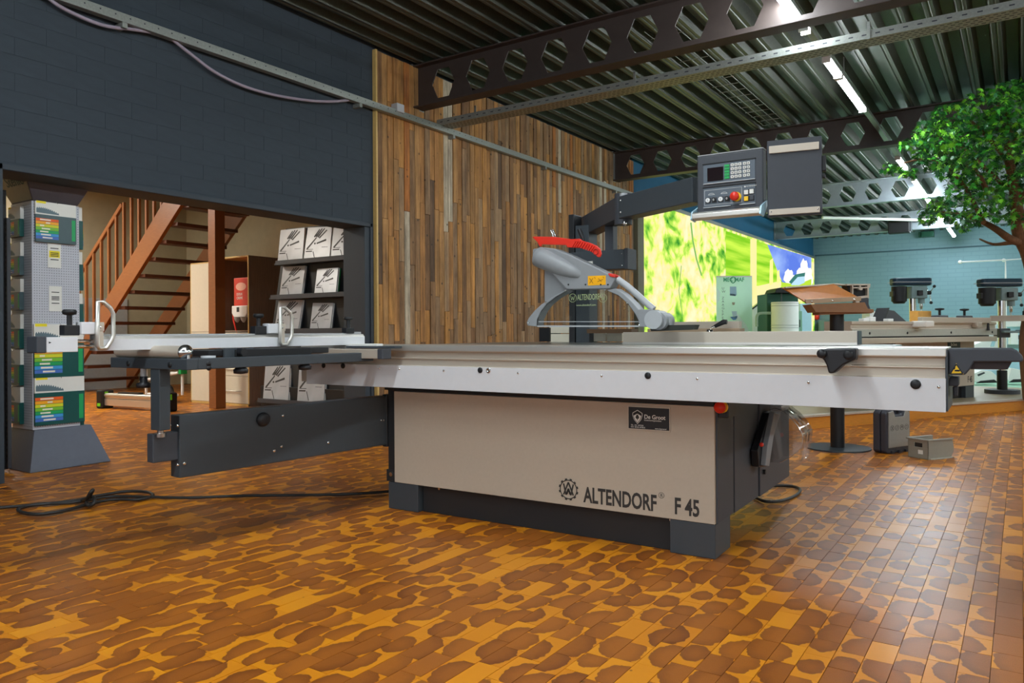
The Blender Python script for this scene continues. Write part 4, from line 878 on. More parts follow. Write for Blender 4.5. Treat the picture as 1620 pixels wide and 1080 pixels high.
MB().lathe((ax1 - .06, -1.18, .871), [(.03, 0), (.03, .008), (0, .009)], 14).build('small_disc', M['greylight'], saw)
for px_, py_ in ((381, 580), (482, 574)):
    q = mx(px_, py_, ax1 - .03); MB().lathe((q.x, q.y, FZ0 - .03), [(0, 0), (.03, .004), (.032, .02), (.02, .03)], 14).build('clamp_knob', M['blackplastic'], saw)
B(-1.9, -1.70, -.24, -.19, .89, .915).build('angle_block', M['paper'], saw, bevel=.002)
B(-1.9, -1.56, -.26, -.2, .892, .904).build('angle_scale', M['steelblue'], saw, bevel=.002)
# --- crosscut fence
FX = -2.0
fn_ = MB().prism([(FX - .03, .907), (FX + .022, .907), (FX + .022, .953), (FX + .012, .966), (FX - .006, .966), (FX - .006, .972), (FX - .03, .972)], 1, -1.54, -.035)
cf = fn_.build('crosscut_fence', M['alu'], saw, bevel=.0015)
B(FX + .012, FX + .0225, -1.54, -.035, .9075, .952).build('fence_face', M['skirt'], cf)
B(FX - .028, FX + .01, -1.54, -.05, .966, .971).build('scale_strip', M['greylight'], cf)
B(FX - .045, FX + .028, -1.73, -1.615, .905, .962).build('fence_extension', M['skirt'], cf, bevel=.002); B(FX - .047, FX + .03, -1.765, -1.73, .903, .966).build('extension_cap', M['charcoal'], cf, bevel=.004)
MB().prism([(-1.722, .938), (-1.712, .942), (-1.722, .946)], 0, FX + .0275, FX + .0285).build('arrow_mark', M['kick'], cf)
for z0 in (.925, .945): MB().cyl((FX - .005, -1.62, z0), (FX - .005, -1.53, z0), .008, n=10).build('extension_rod', M['chrome'], cf)
def stop(y, k_=1.0):
    """y: spindle position; k_ stretches the stop along the fence"""
    k = MB().box(FX - .022, FX + .018, y - .028 * k_, y + .03 * k_, .968, 1.008).build('stop_block', M['blackplastic'], cf, bevel=.003)
    MB().cyl((FX, y, 1.005), (FX, y, 1.05), .010, n=12).build('stop_spindle', M['blackplastic'], k)
    MB().lathe((FX, y, 1.046), [(.012, 0), (.024, .004), (.026, .016), (.021, .022), (0, .022)], 16).build('stop_knob', M['black'], k)
    B(FX - .015, FX + .03, y + .03 * k_, y + .093 * k_, .972, 1.02).build('stop_carrier', M['skirt'], k, bevel=.003)
    fy0, fy1 = y + .085 * k_, y + .15 * k_; x_ = FX + .038; zl, zh_ = .917, 1.10
    outp = [(fy0, zl + .01), (fy0 + .01, zl), (fy0 + (fy1 - fy0) * .55, zl), (fy1 - .008, zl + .03), (fy1, zl + .05), (fy1, zh_ - .045), (fy1 - .01, zh_ - .025), (fy0 + (fy1 - fy0) * .4, zh_), (fy0 + .004, zh_)]
    MB().tube([(x_, u, v) for u, v in outp], .0088, 8, True).build('stop_flap', M['alu'], k)
    B(x_ - .006, x_ + .004, fy0, fy0 + (fy1 - fy0) * .42, .985, 1.02).build('flap_web', M['alutaupe'], k, bevel=.001); B(x_ - .006, x_ + .002, fy0 + .002, fy0 + (fy1 - fy0) * .38, .92, .985).build('flap_plate', M['alutaupe'], k, bevel=.001)
    MB().sphere((x_ + .004, fy0 + .012, 1.0), .005, 8).build('screw', M['chrome'], k)
stop(-1.632); stop(-.743, 1.15)
k = MB().box(FX - .022, FX + .018, -.17, -.11, .97, 1.0).build('fence_clamp', M['blackplastic'], cf, bevel=.003)
MB().cyl((FX, -.14, .995), (FX, -.14, 1.045), .012, n=12).build('clamp_spindle', M['blackplastic'], k); MB().lathe((FX, -.14, 1.043), [(.012, 0), (.026, .004), (.026, .016), (0, .02)], 14).build('clamp_knob', M['black'], k)
B(FX - .02, FX + .01, -.10, -.05, .972, .978).build('lens_block', M['greylight'], cf, bevel=.001)
# --- cables on the floor
cb = [hz(a, b_, .014) for a, b_ in ((-40, 806), (20, 801), (70, 797), (120, 791), (160, 783), (200, 777), (232, 778), (242, 784), (220, 790), (180, 790), (140, 797), (100, 808), (60, 813), (35, 810), (30, 804), (60, 797), (110, 795), (150, 789), (180, 785), (240, 786), (300, 787), (380, 784), (470, 783), (560, 781), (640, 775))]
tag(MB().tube(smooth(cb, 4), .009, 8).tube(smooth([hz(130, 792, .015), hz(140, 786, .06), hz(147, 775, .10), hz(143, 779, .09), hz(137, 792, .03), hz(141, 800, .02), hz(149, 795, .04), hz(148, 786, .06), hz(140, 785, .03)], 4), .010, 8).build('power_cable', M['cable']), 'black power cable knotted in a loop on the floor left of the saw', 'cable')
cb = [hz(a, b_, .012) for a, b_ in ((1180, 775), (1198, 788), (1213, 793), (1235, 792), (1258, 784), (1266, 775), (1258, 770), (1240, 768), (1222, 768))]
tag(MB().tube(smooth(cb, 4), .009, 8).build('extension_cable', M['cable']), 'short black cable loop on the floor behind the saw cabinet', 'cable')

# ================================================================ LEFT: DISPLAY STAND IN THE OPENING
t = thing('pegboard_stand', 'grey perforated display pillar with flared base in the wall opening', 'display stand', (-6.0, 2.76, 0))
def T(o, x, y, z=0): return x - o.location.x, y - o.location.y, z - o.location.z
bs = MB(); lo = [(-5.78, 2.53), (-5.80, 3.11), (-6.36, 3.11), (-6.36, 2.53)]; hi = [(-5.875, 2.60), (-5.875, 3.0), (-6.27, 3.0), (-6.27, 2.60)]
bs.add([T(t, x, y, 0) for x, y in lo] + [T(t, x, y, .29) for x, y in hi], [(0, 1, 2, 3), (4, 5, 6, 7), (0, 1, 5, 4), (1, 2, 6, 5), (2, 3, 7, 6), (3, 0, 4, 7)])
bs.build('base', mat('slate_base', sr(90, 94, 106), .45), t, bevel=.006)
pil = B(.12, -.2, -.168, .162, .29, 1.935).build('pillar', M['pegboard'], t, bevel=.003)
for nm, mk in (('front_holes', 0), ('side_holes', 1)):
    h = MB()
    for i in range(19):
        for j in range(86):
            zz = .31 + j * .0188
            if mk == 0:
                y = -.155 + i * .0169; h.add([(.1208, y, zz), (.1208, y + .005, zz), (.1208, y + .005, zz + .005), (.1208, y, zz + .005)], [(0, 1, 2, 3)])
            else:
                x = -.19 + i * .0165; h.add([(x, -.1688, zz), (x + .005, -.1688, zz), (x + .005, -.1688, zz + .005), (x, -.1688, zz + .005)], [(0, 1, 2, 3)])
    h.build(nm, M['hole'], pil, kind='stuff')
hd = MB(); lo = [(.125, -.16), (.125, .15), (-.2, .15), (-.2, -.16)]; hi = [(.19, -.24), (.19, .23), (-.26, .23), (-.26, -.24)]
hd.add([(x, y, 1.937) for x, y in lo] + [(x, y, 2.11) for x, y in hi], [(0, 1, 2, 3), (4, 5, 6, 7), (0, 1, 5, 4), (1, 2, 6, 5), (2, 3, 7, 6), (3, 0, 4, 7)])
hdo = hd.build('header', mat('header_grey', sr(96, 92, 100), .5), t, bevel=.003)
fc = MB(); fc.add([(-.19, -.166, 1.945), (.12, -.166, 1.945), (.18, -.24, 2.105), (-.25, -.24, 2.105)], [(0, 1, 2, 3)]); fo = fc.build('header_face', mat('header_beige', sr(150, 146, 122), .5), hdo)
text('Stehle', .105, mat('header_green_print', sr(16, 60, 48), .5), hdo, (-.13, -.219, 2.045), (PI / 2 + .43, 0, 0), bold=.001)
RB = [sr(236, 96, 30), sr(246, 170, 30), sr(214, 214, 40), sr(120, 190, 50), sr(30, 160, 90), sr(60, 150, 210), sr(70, 110, 190)]
RBM = [mat('stripe_%d' % i, c, .4, var=.02) for i, c in enumerate(RB)]
def blade_pack(label, o, u, n, wdt, hgt, head=.32, dark=False, depth=.022, price=True):
    """o: bottom-left corner in world, u: unit vector to the right, n: unit vector out of the board"""
    u = Vector(u); n = Vector(n); o = Vector(o); r = thing('saw_blade_pack', label, 'blade pack', o + u * (wdt / 2), group='saw blade packs on the display pillar')
    z_ = Vector((0, 0, 1))
    def Bx(u0, u1, v0, v1, d0, d1): 
        mb = MB(); c = [u * (uu - wdt / 2) + z_ * vv + n * dd for dd in (d0, d1) for uu, vv in ((u0, v0), (u1, v0), (u1, v1), (u0, v1))]
        return mb.add(c, [(0, 1, 2, 3), (4, 5, 6, 7), (0, 1, 5, 4), (1, 2, 6, 5), (2, 3, 7, 6), (3, 0, 4, 7)])
    hh = hgt * (1 - head)
    Bx(0, wdt, 0, hh, 0, depth).build('sleeve', mat('grey_green_card', sr(72, 92, 96), .35) if dark else M['darkgreen'], r, bevel=.002)
    hdr = Bx(0, wdt, hh, hgt, 0, depth * .8).build('header_card', M['paper'], r, bevel=.001)
    if price: Bx(.02 * wdt, .25 * wdt, hgt * .955, hgt * 1.01, depth * .8, depth * .8 + .001).build('price_tag', mat('yellow_tag', sr(238, 220, 40), .5), hdr)
    tm = MB(); pts = []
    for i in range(25):
        a = i / 24; x = .02 + a * .55; yy = hh + hgt * head * (.12 + .34 * math.sin(PI * (.35 + .65 * a)) + (.12 if i % 2 else 0)); pts.append((x * wdt, yy))
    pts += [(.57 * wdt, hh + hgt * head * .08), (.02 * wdt, hh + hgt * head * .12)]
    tm.add([u * (a - wdt / 2) + z_ * b_ + n * (depth * .8 + .0012) for a, b_ in pts], [tuple(range(len(pts)))]); tm.build('blade_print', mat('blade_grey_print', sr(96, 116, 124), .4), hdr)
    for i in range(7):
        v1 = hh * (.86 - i * .108)
        Bx(.0 * wdt, .55 * wdt, v1 - hh * .095, v1, depth, depth + .0008).build('colour_stripe', RBM[i], r)
    st_ = Bx(.88 * wdt, .97 * wdt, hh * .12, hh * .9, depth, depth + .0008); st_.build('colour_key', RBM[4], r)
    sk_ = [(.1, .36), (.24, .34), (.1, .2), (.14, .34), (.1, .3), (.12, .36), (.16, .4)]
    for i, (u0, u1) in enumerate(sk_):
        v1 = hh * (.85 - i * .108); Bx(u0 * wdt, u1 * wdt, v1 - hh * .06, v1 - hh * .012, depth + .0008, depth + .0012).build('blade_sketch', mat('pale_sketch', sr(232, 226, 206), .5), r)
    MB().tube([u * 0 + z_ * (hgt - .01) + n * -.01, z_ * (hgt + .005) + n * .03, z_ * (hgt - .008) + n * .04], .0018, 5).build('hook', M['chrome'], r)
    return r
FXP = -5.88
def on_front(x0, y0, x1, y1): a = hx(x0, y1, FXP); b_ = hx(x1, y0, FXP); return (FXP + .004, a.y, min(a.z, hx(x1, y1, FXP).z)), b_.y - a.y, b_.z - min(a.z, hx(x1, y1, FXP).z)
for (x0, y0, x1, y1, lb, dk) in ((54, 326, 118, 382, 'grey-green blade pack, topmost on the front of the pegboard pillar', True), (52, 513, 130, 594, 'green blade pack with rainbow stripes just below the saw fence end', False), (53, 594, 131, 666, 'green blade pack with rainbow stripes, lowest on the pillar front', False)):
    o, w_, h_ = on_front(x0, y0, x1, y1); blade_pack(lb, o, (0, 1, 0), (1, 0, 0), w_, h_, dark=dk)
for (x0, y0, x1, y1, lb, yl) in ((75, 384, 96, 423, 'white price card with a yellow sticker on the pillar front', True), (77, 453, 97, 492, 'plain white price card, lower one on the pillar front', False)):
    o, w_, h_ = on_front(x0, y0, x1, y1); r = thing('price_card', lb, 'price card', o)
    B(0, .002, 0, w_, 0, h_).build('card', M['paper'], r)
    if yl: B(.002, .003, .01, w_ - .01, h_ * .4, h_ * .66).build('sticker', mat('yellow_tag', sr(238, 220, 40), .5), r)
    for k in (.74, .56, .5, .44, .3): B(.0021, .0034, w_ * .2, w_ * .8, h_ * k, h_ * k + .006).build('text_line', M['ink'], r)
yl = ('first (topmost)', 'second', 'third', 'fourth', 'fifth', 'sixth (lowest)')
for i, (y0, y1) in enumerate(((326, 377), (383, 437), (441, 491), (497, 551), (553, 608), (612, 668))):
    a = hy(18, y1, 2.585); b_ = hy(37, y0, 2.585)
    blade_pack('narrow blade pack %s from the top on the left side of the pillar' % yl[i], (a.x, 2.588, a.z), (1, 0, 0), (0, -1, 0), b_.x - a.x, b_.z - a.z, head=.42, depth=.03, dark=i in (1, 2))
for i, (y0, y1) in enumerate(((330, 396), (400, 460), (465, 515), (585, 672))):
    a = hx(122, y1, -5.98); b_ = hx(122, y0, -5.98)
    blade_pack('blade pack seen edge-on, %s on the right side of the pillar' % ('topmost', 'second', 'third', 'lowest')[i], (-5.90, 2.926, a.z), (-1, 0, 0), (0, 1, 0), .2, b_.z - a.z, depth=.035, price=False)
t = thing('slotted_upright', 'dark grey slotted shelf upright beside the left jamb of the opening', 'shelf upright', (-5.96, 2.47, 0))
B(-.016, .016, -.012, .012, .03, 1.80).build('post', M['charcoal'], t, bevel=.001); MB().cyl((0, 0, 0), (0, 0, .035), .006, n=8).build('levelling_foot', M['chrome'], t)
for j in range(44): B(-.007, .007, -.0135, -.0115, .07 + j * .039, .09 + j * .039).build('slot', M['black'], t)
B(-.2, -.02, -.03, .0, .02, 2.0).build('back_panel', M['black'], t)

# ================================================================ STAIR ROOM
ST = thing('staircase', 'open brown wooden staircase with balusters seen through the wall opening', 'staircase', (-12, 6.5, 0))
def sl(px, py, y=6.5): q = hy(px, py, y); return (q.x + 12, q.z)
ua, ub, la, lb_ = sl(163, 486), sl(261, 320), sl(173, 508), sl(289, 324)
def ext(p, q, z): k = (z - p[1]) / (q[1] - p[1]); return (p[0] + (q[0] - p[0]) * k, z)
poly = [ext(la, lb_, 0.0), ext(la, lb_, 3.45), ext(ua, ub, 3.45), ext(ua, ub, 0.0)]
for y0 in (0, 1.1): MB().prism(poly, 1, y0 - .03, y0 + .03).build('stringer', M['stairwood'], ST, bevel=.004)
trs = [sl(*p) for p in ((287, 326), (272.6, 357), (254.9, 384), (238.5, 410), (220.8, 436), (204.5, 461), (189.7, 486), (172, 511))]
dx = (trs[0][0] - trs[-1][0]) / 7; dz = (trs[0][1] - trs[-1][1]) / 7
for k in range(-3, 12):
    x, z_ = trs[0][0] - dx * k, trs[0][1] - dz * k
    if z_ > .12 and z_ < 3.4: B(x - .12, x + .14, .03, 1.07, z_ - .025, z_ + .025).build('tread', M['stairdark'], ST, bevel=.003)
h0, h1 = sl(127.4, 432), sl(201.5, 311); v = Vector((h1[0] - h0[0], 0, h1[1] - h0[1])); pA = Vector((h0[0], 0, h0[1])); 
MB().bar(pA - v * .8, pA + v * .9, .05, .07).build('handrail', M['stairwood'], ST, bevel=.01)
for i in range(-3, 12):
    q = sl(136.5 + i * 12.0, 400); x = q[0]
    zt_ = pA.z + (x - pA.x) / v.x * v.z; zb_ = ext(ua, ub, 0)[1] + (x - ext(ua, ub, 0)[0]) / (ub[0] - ua[0]) * (ub[1] - ua[1])
    zt_ = min(zt_, 3.45)
    if zt_ > zb_ + .05: B(x - .022, x + .022, -.02, .02, max(0, zb_ - .02), zt_).build('baluster', M['stairwood'], ST, bevel=.003)
t = tag(B(-.075, .075, -.075, .075, 0, 3.45).build('stair_post', M['stairwood'], bevel=.006), 'square brown wooden post in front of the cream cupboards', 'post'); t.location = (-8.76, 6.1, 0)
# cupboards
t = thing('tall_cupboard', 'tall cream cupboard with a long bar handle behind the wooden post', 'cupboard', (-9.86, 6.44, 0))
B(0, .62, .02, .55, 0, 1.98).build('carcass', M['oakside'], t, bevel=.002)
ef = MB()
for q in ((0, .015, 0, 1.98), (.605, .62, 0, 1.98), (0, .62, 1.965, 1.98), (0, .62, .0, .03)): ef.box(q[0], q[1], -.004, .02, q[2], q[3])
ef.build('edge_band', M['edgewood'], t)
dr = B(.017, .603, -.006, .018, .032, 1.0).build('door', M['cream'], t, bevel=.002); d2_ = B(.017, .603, -.006, .018, 1.005, 1.962).build('door', M['cream'], t, bevel=.002)
for d_, z0, z1 in ((dr, .18, .95), (d2_, 1.1, 1.78)): MB().tube([(.50, -.006, z0), (.50, -.035, z0), (.50, -.035, z1), (.50, -.006, z1)], .007, 6).build('handle', M['alu'], d_)
t = thing('niche_cupboard', 'cupboard with an open dark niche above cream drawers, grey oak side', 'cupboard', (-9.22, 6.44, 0))
W2 = .67
B(W2 - .02, W2, .0, .55, 0, 2.02).build('side_board', M['oakside'], t, bevel=.002); B(0, .02, .0, .55, 0, 2.02).build('side_board', M['oakside'], t, bevel=.002); B(.02, W2 - .02, .0, .55, 2.0, 2.02).build('top_board', M['edgewood'], t); B(.02, W2 - .02, .53, .55, 0, 2.0).build('back_board', M['oakside'], t); B(.02, W2 - .02, .02, .53, 1.0, 1.02).build('niche_shelf', M['oakside'], t)
ef = MB()
for q in ((0, .018, 0, 2.02), (W2 - .018, W2, 0, 2.02), (0, W2, 2.004, 2.022), (0, W2, .0, .03)): ef.box(q[0], q[1], -.006, .002, q[2], q[3])
ef.build('edge_band', M['edgewood'], t)
for z0, z1 in ((.035, .40), (.405, .70), (.705, .99)):
    d_ = B(.02, W2 - .02, -.004, .02, z0, z1).build('drawer', M['cream'], t, bevel=.002); MB().tube([(.15, -.004, z1 - .2), (.15, -.03, z1 - .2), (.5, -.03, z1 - .2), (.5, -.004, z1 - .2)], .007, 6).build('handle', M['alu'], d_)
# red box on dispenser in the niche
pz = hy(378, 483, 6.42).z
t = thing('soap_dispenser', 'white wall dispenser with a red refill box inside the cupboard niche', 'dispenser', (-8.80, 6.50, pz))
B(-.155, .155, 0, .2, .0, .38).build('refill_box', mat('red_carton', sr(206, 62, 44), .45), t, bevel=.008)
MB().prism([(.11 * math.cos(a) - .0, .26 + .055 * math.sin(a)) for a in [2 * PI * i / 24 for i in range(24)]], 1, -.001, .001).build('box_emblem', mat('pale_red_print', sr(226, 170, 150), .5), t)
text('PLUM\nHAND\nCLEANSER', .05, M['whiteprint'], t, (-.1, -.002, .16), RXF, sx=.7) if False else text('DOUX\nCREME', .052, M['whiteprint'], t, (-.09, -.002, .14), RXF, sx=.8)
MB().prism([(-.165, .0), (.165, .0), (.165, -.1), (.12, -.155), (-.12, -.155), (-.165, -.1)], 1, -.03, .18).build('dispenser_body', M['white'], t, bevel=.01)
for s_ in (-.07, .07): MB().lathe((s_, -.01, -.155), [(.045, 0), (.035, -.04), (.012, -.07), (0, -.072)], 12).build('nozzle', M['greylight'], t)
B(-.05, .0, -.034, -.03, -.085, -.02).build('level_window', M['ink'], t)
MB().tube(smooth([(-.16, .02, .0), (-.17, .0, -.15), (-.12, 0, -.3), (-.1, .03, -.48)], 4), .012, 6).build('red_hose', M['red'], t)
# brochure rack
RY = 5.86
rk = thing('brochure_rack', 'black sloping brochure rack with four ledges beside the opening', 'rack', (-6.6, RY, 0))
def rl(px, py, y): q = hy(px, py, y); return Vector((q.x + 6.6, q.y - RY, q.z))
bp = MB(); q = [rl(414, 640, RY + .03), rl(560, 640, RY + .03), rl(560, 352, RY + .14), rl(452, 362, RY + .14)]
bp.add([*q, *[p + Vector((0, .03, 0)) for p in q]], [(0, 1, 2, 3), (4, 5, 6, 7), (0, 1, 5, 4), (1, 2, 6, 5), (2, 3, 7, 6), (3, 0, 4, 7)]); bp.build('back_panel', M['kick'], rk)
B(q[0].x + .02, q[1].x, .0, .2, 0, .35).build('plinth', M['black'], rk, bevel=.003)
led = [((436, 417), (556, 409), .05), ((428, 471), (548, 463), .03), ((432, 524), (548, 522), .02), ((408, 633), (535, 637), 0)]
for (a, b_, dy) in led:
    p, r_ = rl(*a, RY + dy - .06), rl(*b_, RY + dy - .06); B(p.x, r_.x + .05, dy - .08, dy + .08, p.z - .022, p.z).build('ledge', M['black'], rk, bevel=.002); B(p.x + .03, r_.x, dy - .086, dy - .08, p.z - .02, p.z + .03).build('ledge_lip', M['charcoal'], rk)
def hand_print(mapf):
    mb = MB()
    def stroke(a, b_, w0, w1):
        d = Vector((b_[0] - a[0], b_[1] - a[1])); nn = Vector((-d.y, d.x)).normalized()
        pts = [(a[0] + nn.x * w0, a[1] + nn.y * w0), (b_[0] + nn.x * w1, b_[1] + nn.y * w1), (b_[0] - nn.x * w1, b_[1] - nn.y * w1), (a[0] - nn.x * w0, a[1] - nn.y * w0)]
        mb.add([mapf(*p) for p in pts], [(0, 1, 2, 3)])
    for a, b_, w0, w1 in (((.08, .34), (.42, .68), .03, .02), ((.33, .70), (.52, .93), .03, .02), ((.40, .70), (.62, .95), .03, .02), ((.47, .69), (.72, .95), .03, .02), ((.53, .66), (.82, .90), .025, .02), ((.45, .5), (.82, .60), .022, .03), ((.34, .26), (.44, .02), .012, .012), ((.05, .33), (.33, .33), .008, .008), ((.05, .27), (.3, .27), .018, .018), ((.66, .38), (.9, .38), .006, .006)): stroke(a, b_, w0, w1)
    mb.add([mapf(.38 + .035 * math.cos(k), .5 + .03 * math.sin(k)) for k in [2 * PI * i / 10 for i in range(10)]], [tuple(range(10))])
    return mb
BR = [('top left', [(439, 415), (478, 413), (482, 360), (444, 364)], .05, 0), ('top middle', [(480, 412), (521, 410), (525, 358), (487, 360)], .05, 0), ('top right', [(523, 409), (566, 406), (570, 355), (528, 358)], .05, 0),
      ('second row left', [(442, 468), (477, 466), (483, 420), (448, 422)], .03, 0), ('second row right, green edge', [(497, 466), (531, 465), (535, 423), (502, 425)], .03, 1), ('third row left', [(434, 523), (471.5, 522), (479, 474), (441, 475)], .02, 0), ('third row right', [(490, 522), (522, 521), (527, 479), (495, 479)], .02, 0),
      ('bottom row left', [(416, 631), (456, 633), (459, 576), (420, 577)], 0, 0), ('bottom row right', [(470, 634), (512, 636), (516, 574), (474, 574)], 0, 0)]
for nm, c, dy, gr in BR:
    P = [hy(*c[0], RY + dy - .03), hy(*c[1], RY + dy - .03), hy(*c[2], RY + dy + .05), hy(*c[3], RY + dy + .05)]
    zb_ = (P[0].z + P[1].z) / 2
    r = thing('catalogue', 'grey-white tool catalogue with a dark hand print, %s of the rack' % nm, 'catalogue', P[0], group='catalogues on the rack'); P = [p - r.location for p in P]; nn = (P[1] - P[0]).cross(P[3] - P[0]).normalized()
    if nn.y > 0: nn = -nn
    for j, (off, m, nmn) in enumerate(((0, mat('catalogue_cover', sr(172, 174, 178), .28, var=.12, nscale=7), 'cover'), (-.012, M['paper'], 'pages'), (-.024, MATS.get('spine_green') or mat('spine_green', sr(20, 110, 50), .4) if gr else M['charcoal'], 'back_copy'))):
        sh = Vector((.006 * j, 0, 0)); Q = [p + nn * off + sh for p in P]
        mb = MB(); mb.add([*Q, *[p - nn * .010 for p in Q]], [(0, 1, 2, 3), (4, 5, 6, 7), (0, 1, 5, 4), (1, 2, 6, 5), (2, 3, 7, 6), (3, 0, 4, 7)]); mb.build(nmn, m, r)
    mf = lambda a, b_: (P[0] * (1 - a) + P[1] * a) * (1 - b_) + (P[3] * (1 - a) + P[2] * a) * b_ + nn * .0012
    hand_print(mf).build('cover_print', M['ink'], r)
# folded saw bench with aluminium body
t = thing('folded_rail_bench', 'low aluminium bench body with black and green end caps on the floor', 'tool bench', (-9.5, 5.42, 0), rz=math.radians(8))
B(-.55, .55, -.05, .05, .04, .13).build('lower_profile', M['alu'], t, bevel=.004); B(-.55, .55, -.045, .045, .135, .2).build('upper_profile', M['alu'], t, bevel=.004); MB().cyl((-.55, -.03, .175), (.55, -.03, .175), .028, n=14).build('round_rail', M['alu'], t)
for s_ in (-.6, .6):
    c = B(s_ - .06, s_ + .06, -.09, .09, .0, .24).build('end_cap', M['black'], t, bevel=.02); B(s_ + .061, s_ + .063, -.05, .0, .15, .22).build('green_mark', mat('lime_plastic', sr(120, 220, 40), .4), c); B(s_ - .03, s_ + .03, -.0915, -.089, .03, .07).build('green_mark', mat('lime_plastic', sr(120, 220, 40), .4), c)
B(-.3, .1, -.04, .04, .2, .222).build('top_bracket', M['black'], t, bevel=.006)
t = thing('tube_trolley', 'white tubular steel trolley with one big wheel beside the tall cupboard', 'trolley', (-10.33, 6.25, 0))
for a, b_ in (((-.35, 0, .03), (-.35, 0, .75)), ((.05, 0, .03), (.12, 0, .75)), ((.32, .15, .1), (.32, .15, .8)), ((-.5, 0, .28), (.3, .1, .42)), ((-.5, 0, .2), (.05, 0, .3)), ((-.3, 0, .1), (.28, .1, .1)), ((-.1, 0, .4), (.32, .15, .42))): MB().tube([a, b_], .02, 8).build('tube', M['white'], t)
wh = MB().lathe((.28, -.08, .13), [(.1, 0), (.13, .0), (.13, .05), (.1, .05)], 20, (0, 1, 0)).build('tyre', M['black'], t); MB().cyl((.28, -.085, .13), (.28, -.03, .13), .1, n=20).build('hub', M['greylight'], wh)
B(.3, .36, .1, .2, .4, .58).build('green_box', M['green'], t, bevel=.005)

# ================================================================ RIGHT: PLATFORM AND WHAT STANDS ON IT
PZ = .14
edge = [hz(a, b_, 0) for a, b_ in ((1284, 678.3), (1382, 670.5), (1499, 658), (1620, 649))]
e_in = edge[0] + (edge[0] - edge[1]).normalized() * 1.6; e_out = edge[-1] + (edge[-1] - edge[-2]).normalized() * 2.2
front = [(e_in.x, e_in.y)] + [(p.x, p.y) for p in edge] + [(e_out.x, e_out.y)]
back = [(front[-1][0] - 4.4, front[-1][1] + .6), (front[0][0] - 1.3, front[0][1] + 2.6)]
pf = thing('platform', 'low amber wooden stage with a pale metal edge carrying the second saw', 'platform', (front[1][0], front[1][1], 0))
ol = [(x - front[1][0], y - front[1][1]) for x, y in front + back]
MB().prism(ol, 2, 0, PZ - .02).build('riser', M['platformwood'], pf)
MB().prism(ol, 2, PZ - .02, PZ).build('deck', M['platformtop'], pf)
fl = [Vector((x, y, PZ)) for x, y in ol[:len(front)]]
for a, b_ in zip(fl, fl[1:]):
    MB().bar(a - Vector((0, 0, .008)), b_ - Vector((0, 0, .008)), .05, .026).build('nosing', M['nosing'], pf, bevel=.003)
# second saw
def face_root(name, label, cat, px, py, z, rz=None, d=None):
    p = hz(px, py, z) if d is None else at(px, 500, d); p.z = z
    return thing(name, label, cat, p, YAW if rz is None else rz), p
R2 = math.radians(66.6)
s2, p0 = face_root('panel_saw', 'second sliding table saw on the wooden platform, partly hidden behind the first', 'panel saw', 1541, 628, PZ, R2)
B(-1.75, -.0, 0, 1.0, .14, .80).build('cabinet_body', M['charcoal'], s2, bevel=.003); B(-1.7, .0, -.006, .0, .15, .80).build('front_panel', M['taupe'], s2, bevel=.002)
B(-1.6, -.2, .05, .1, 0, .15).build('kick_plate', M['black'], s2); B(-.2, 0, 0, .2, 0, .15).build('foot', M['steelblue'], s2, bevel=.003); B(-1.75, -1.55, 0, .2, 0, .15).build('foot', M['steelblue'], s2, bevel=.003)
text('F 45', .105, M['ink'], s2, (-.165, -.0068, .19), RXF, sx=.6, bold=.002)
B(-.62, -.34, -.012, -.006, .60, .70).build('dealer_plate', mat('black_plate', sr(36, 36, 38), .4), s2); text('De Groot', .05, M['whiteprint'], s2, (-.56, -.0125, .64), RXF, sx=.7)
sl2 = MB().prism([(-.16, .925), (-.16, .895), (-.145, .89), (-.145, .85), (-.16, .846), (-.16, .80), (-.15, .79), (.16, .79), (.16, .925)], 0, -2.75, .22).build('sliding_table', M['alutaupe'], s2, bevel=.002)
B(-2.75, .22, -.166, -.158, .765, .84).build('skirt', mat('grey_green_skirt', sr(176, 178, 166), .5), s2, bevel=.001); B(-2.65, .15, -.2, -.1, .69, .75).build('lower_rail', M['alutaupe'], s2, bevel=.004); B(-2.65, .12, -.12, .2, .745, .775).build('dark_gap', M['black'], s2)
for x in (-2.45, -1.75, -.85, .1): MB().lathe((x, -.166, .80), [(.014, 0), (.014, .004), (0, .005)], 12, (0, -1, 0)).build('plug', M['black'], s2)
B(.22, .23, -.14, .14, .78, .92).build('end_plate', M['steelblue'], s2)
B(-1.5, .02, -.19, -.14, .91, .975).build('mitre_fence', M['alutaupe'], s2, bevel=.003); B(-1.62, -1.45, -.3, -.13, .86, .93).build('fence_shoe', M['paper'], s2, bevel=.012); B(-.35, -.25, -.22, -.15, .86, .915).build('fence_shoe', M['alutaupe'], s2, bevel=.006)
MB().prism([(-.18, .92), (-.13, .92), (-.10, .88), (-.12, .80), (-.16, .80)], 1, -.19, -.15).build('clamp_lever', M['blackplastic'], s2, bevel=.004) if False else MB().cyl((-.05, -.19, .91), (-.05, -.19, .82), .012, .018, n=10).build('clamp_lever', M['blackplastic'], s2)
for x in (-.95, -.4):
    k = B(x - .1, x + .1, -.14, -.04, .925, 1.0).build('stop_block', M['charcoal'], s2, bevel=.01); MB().cyl((x, -.09, 1.0), (x, -.09, 1.06), .014, n=10).build('stop_spindle', M['black'], k); MB().lathe((x, -.09, 1.055), [(.015, 0), (.05, .008), (.05, .024), (0, .03)], 12).build('stop_knob', M['black'], k)
for x, y0, h_ in ((-2.45, -.1, .03), (-2.2, -.02, .05), (-2.0, -.1, .03), (-1.85, 0, .06)): B(x, x + .1, y0, y0 + .06, .926, .926 + h_).build('clamp_piece', M['white'], s2, bevel=.006)
cf2 = B(.06, .11, -1.9, -.16, .93, 1.0).build('crosscut_fence', M['alutaupe'], s2, bevel=.003)
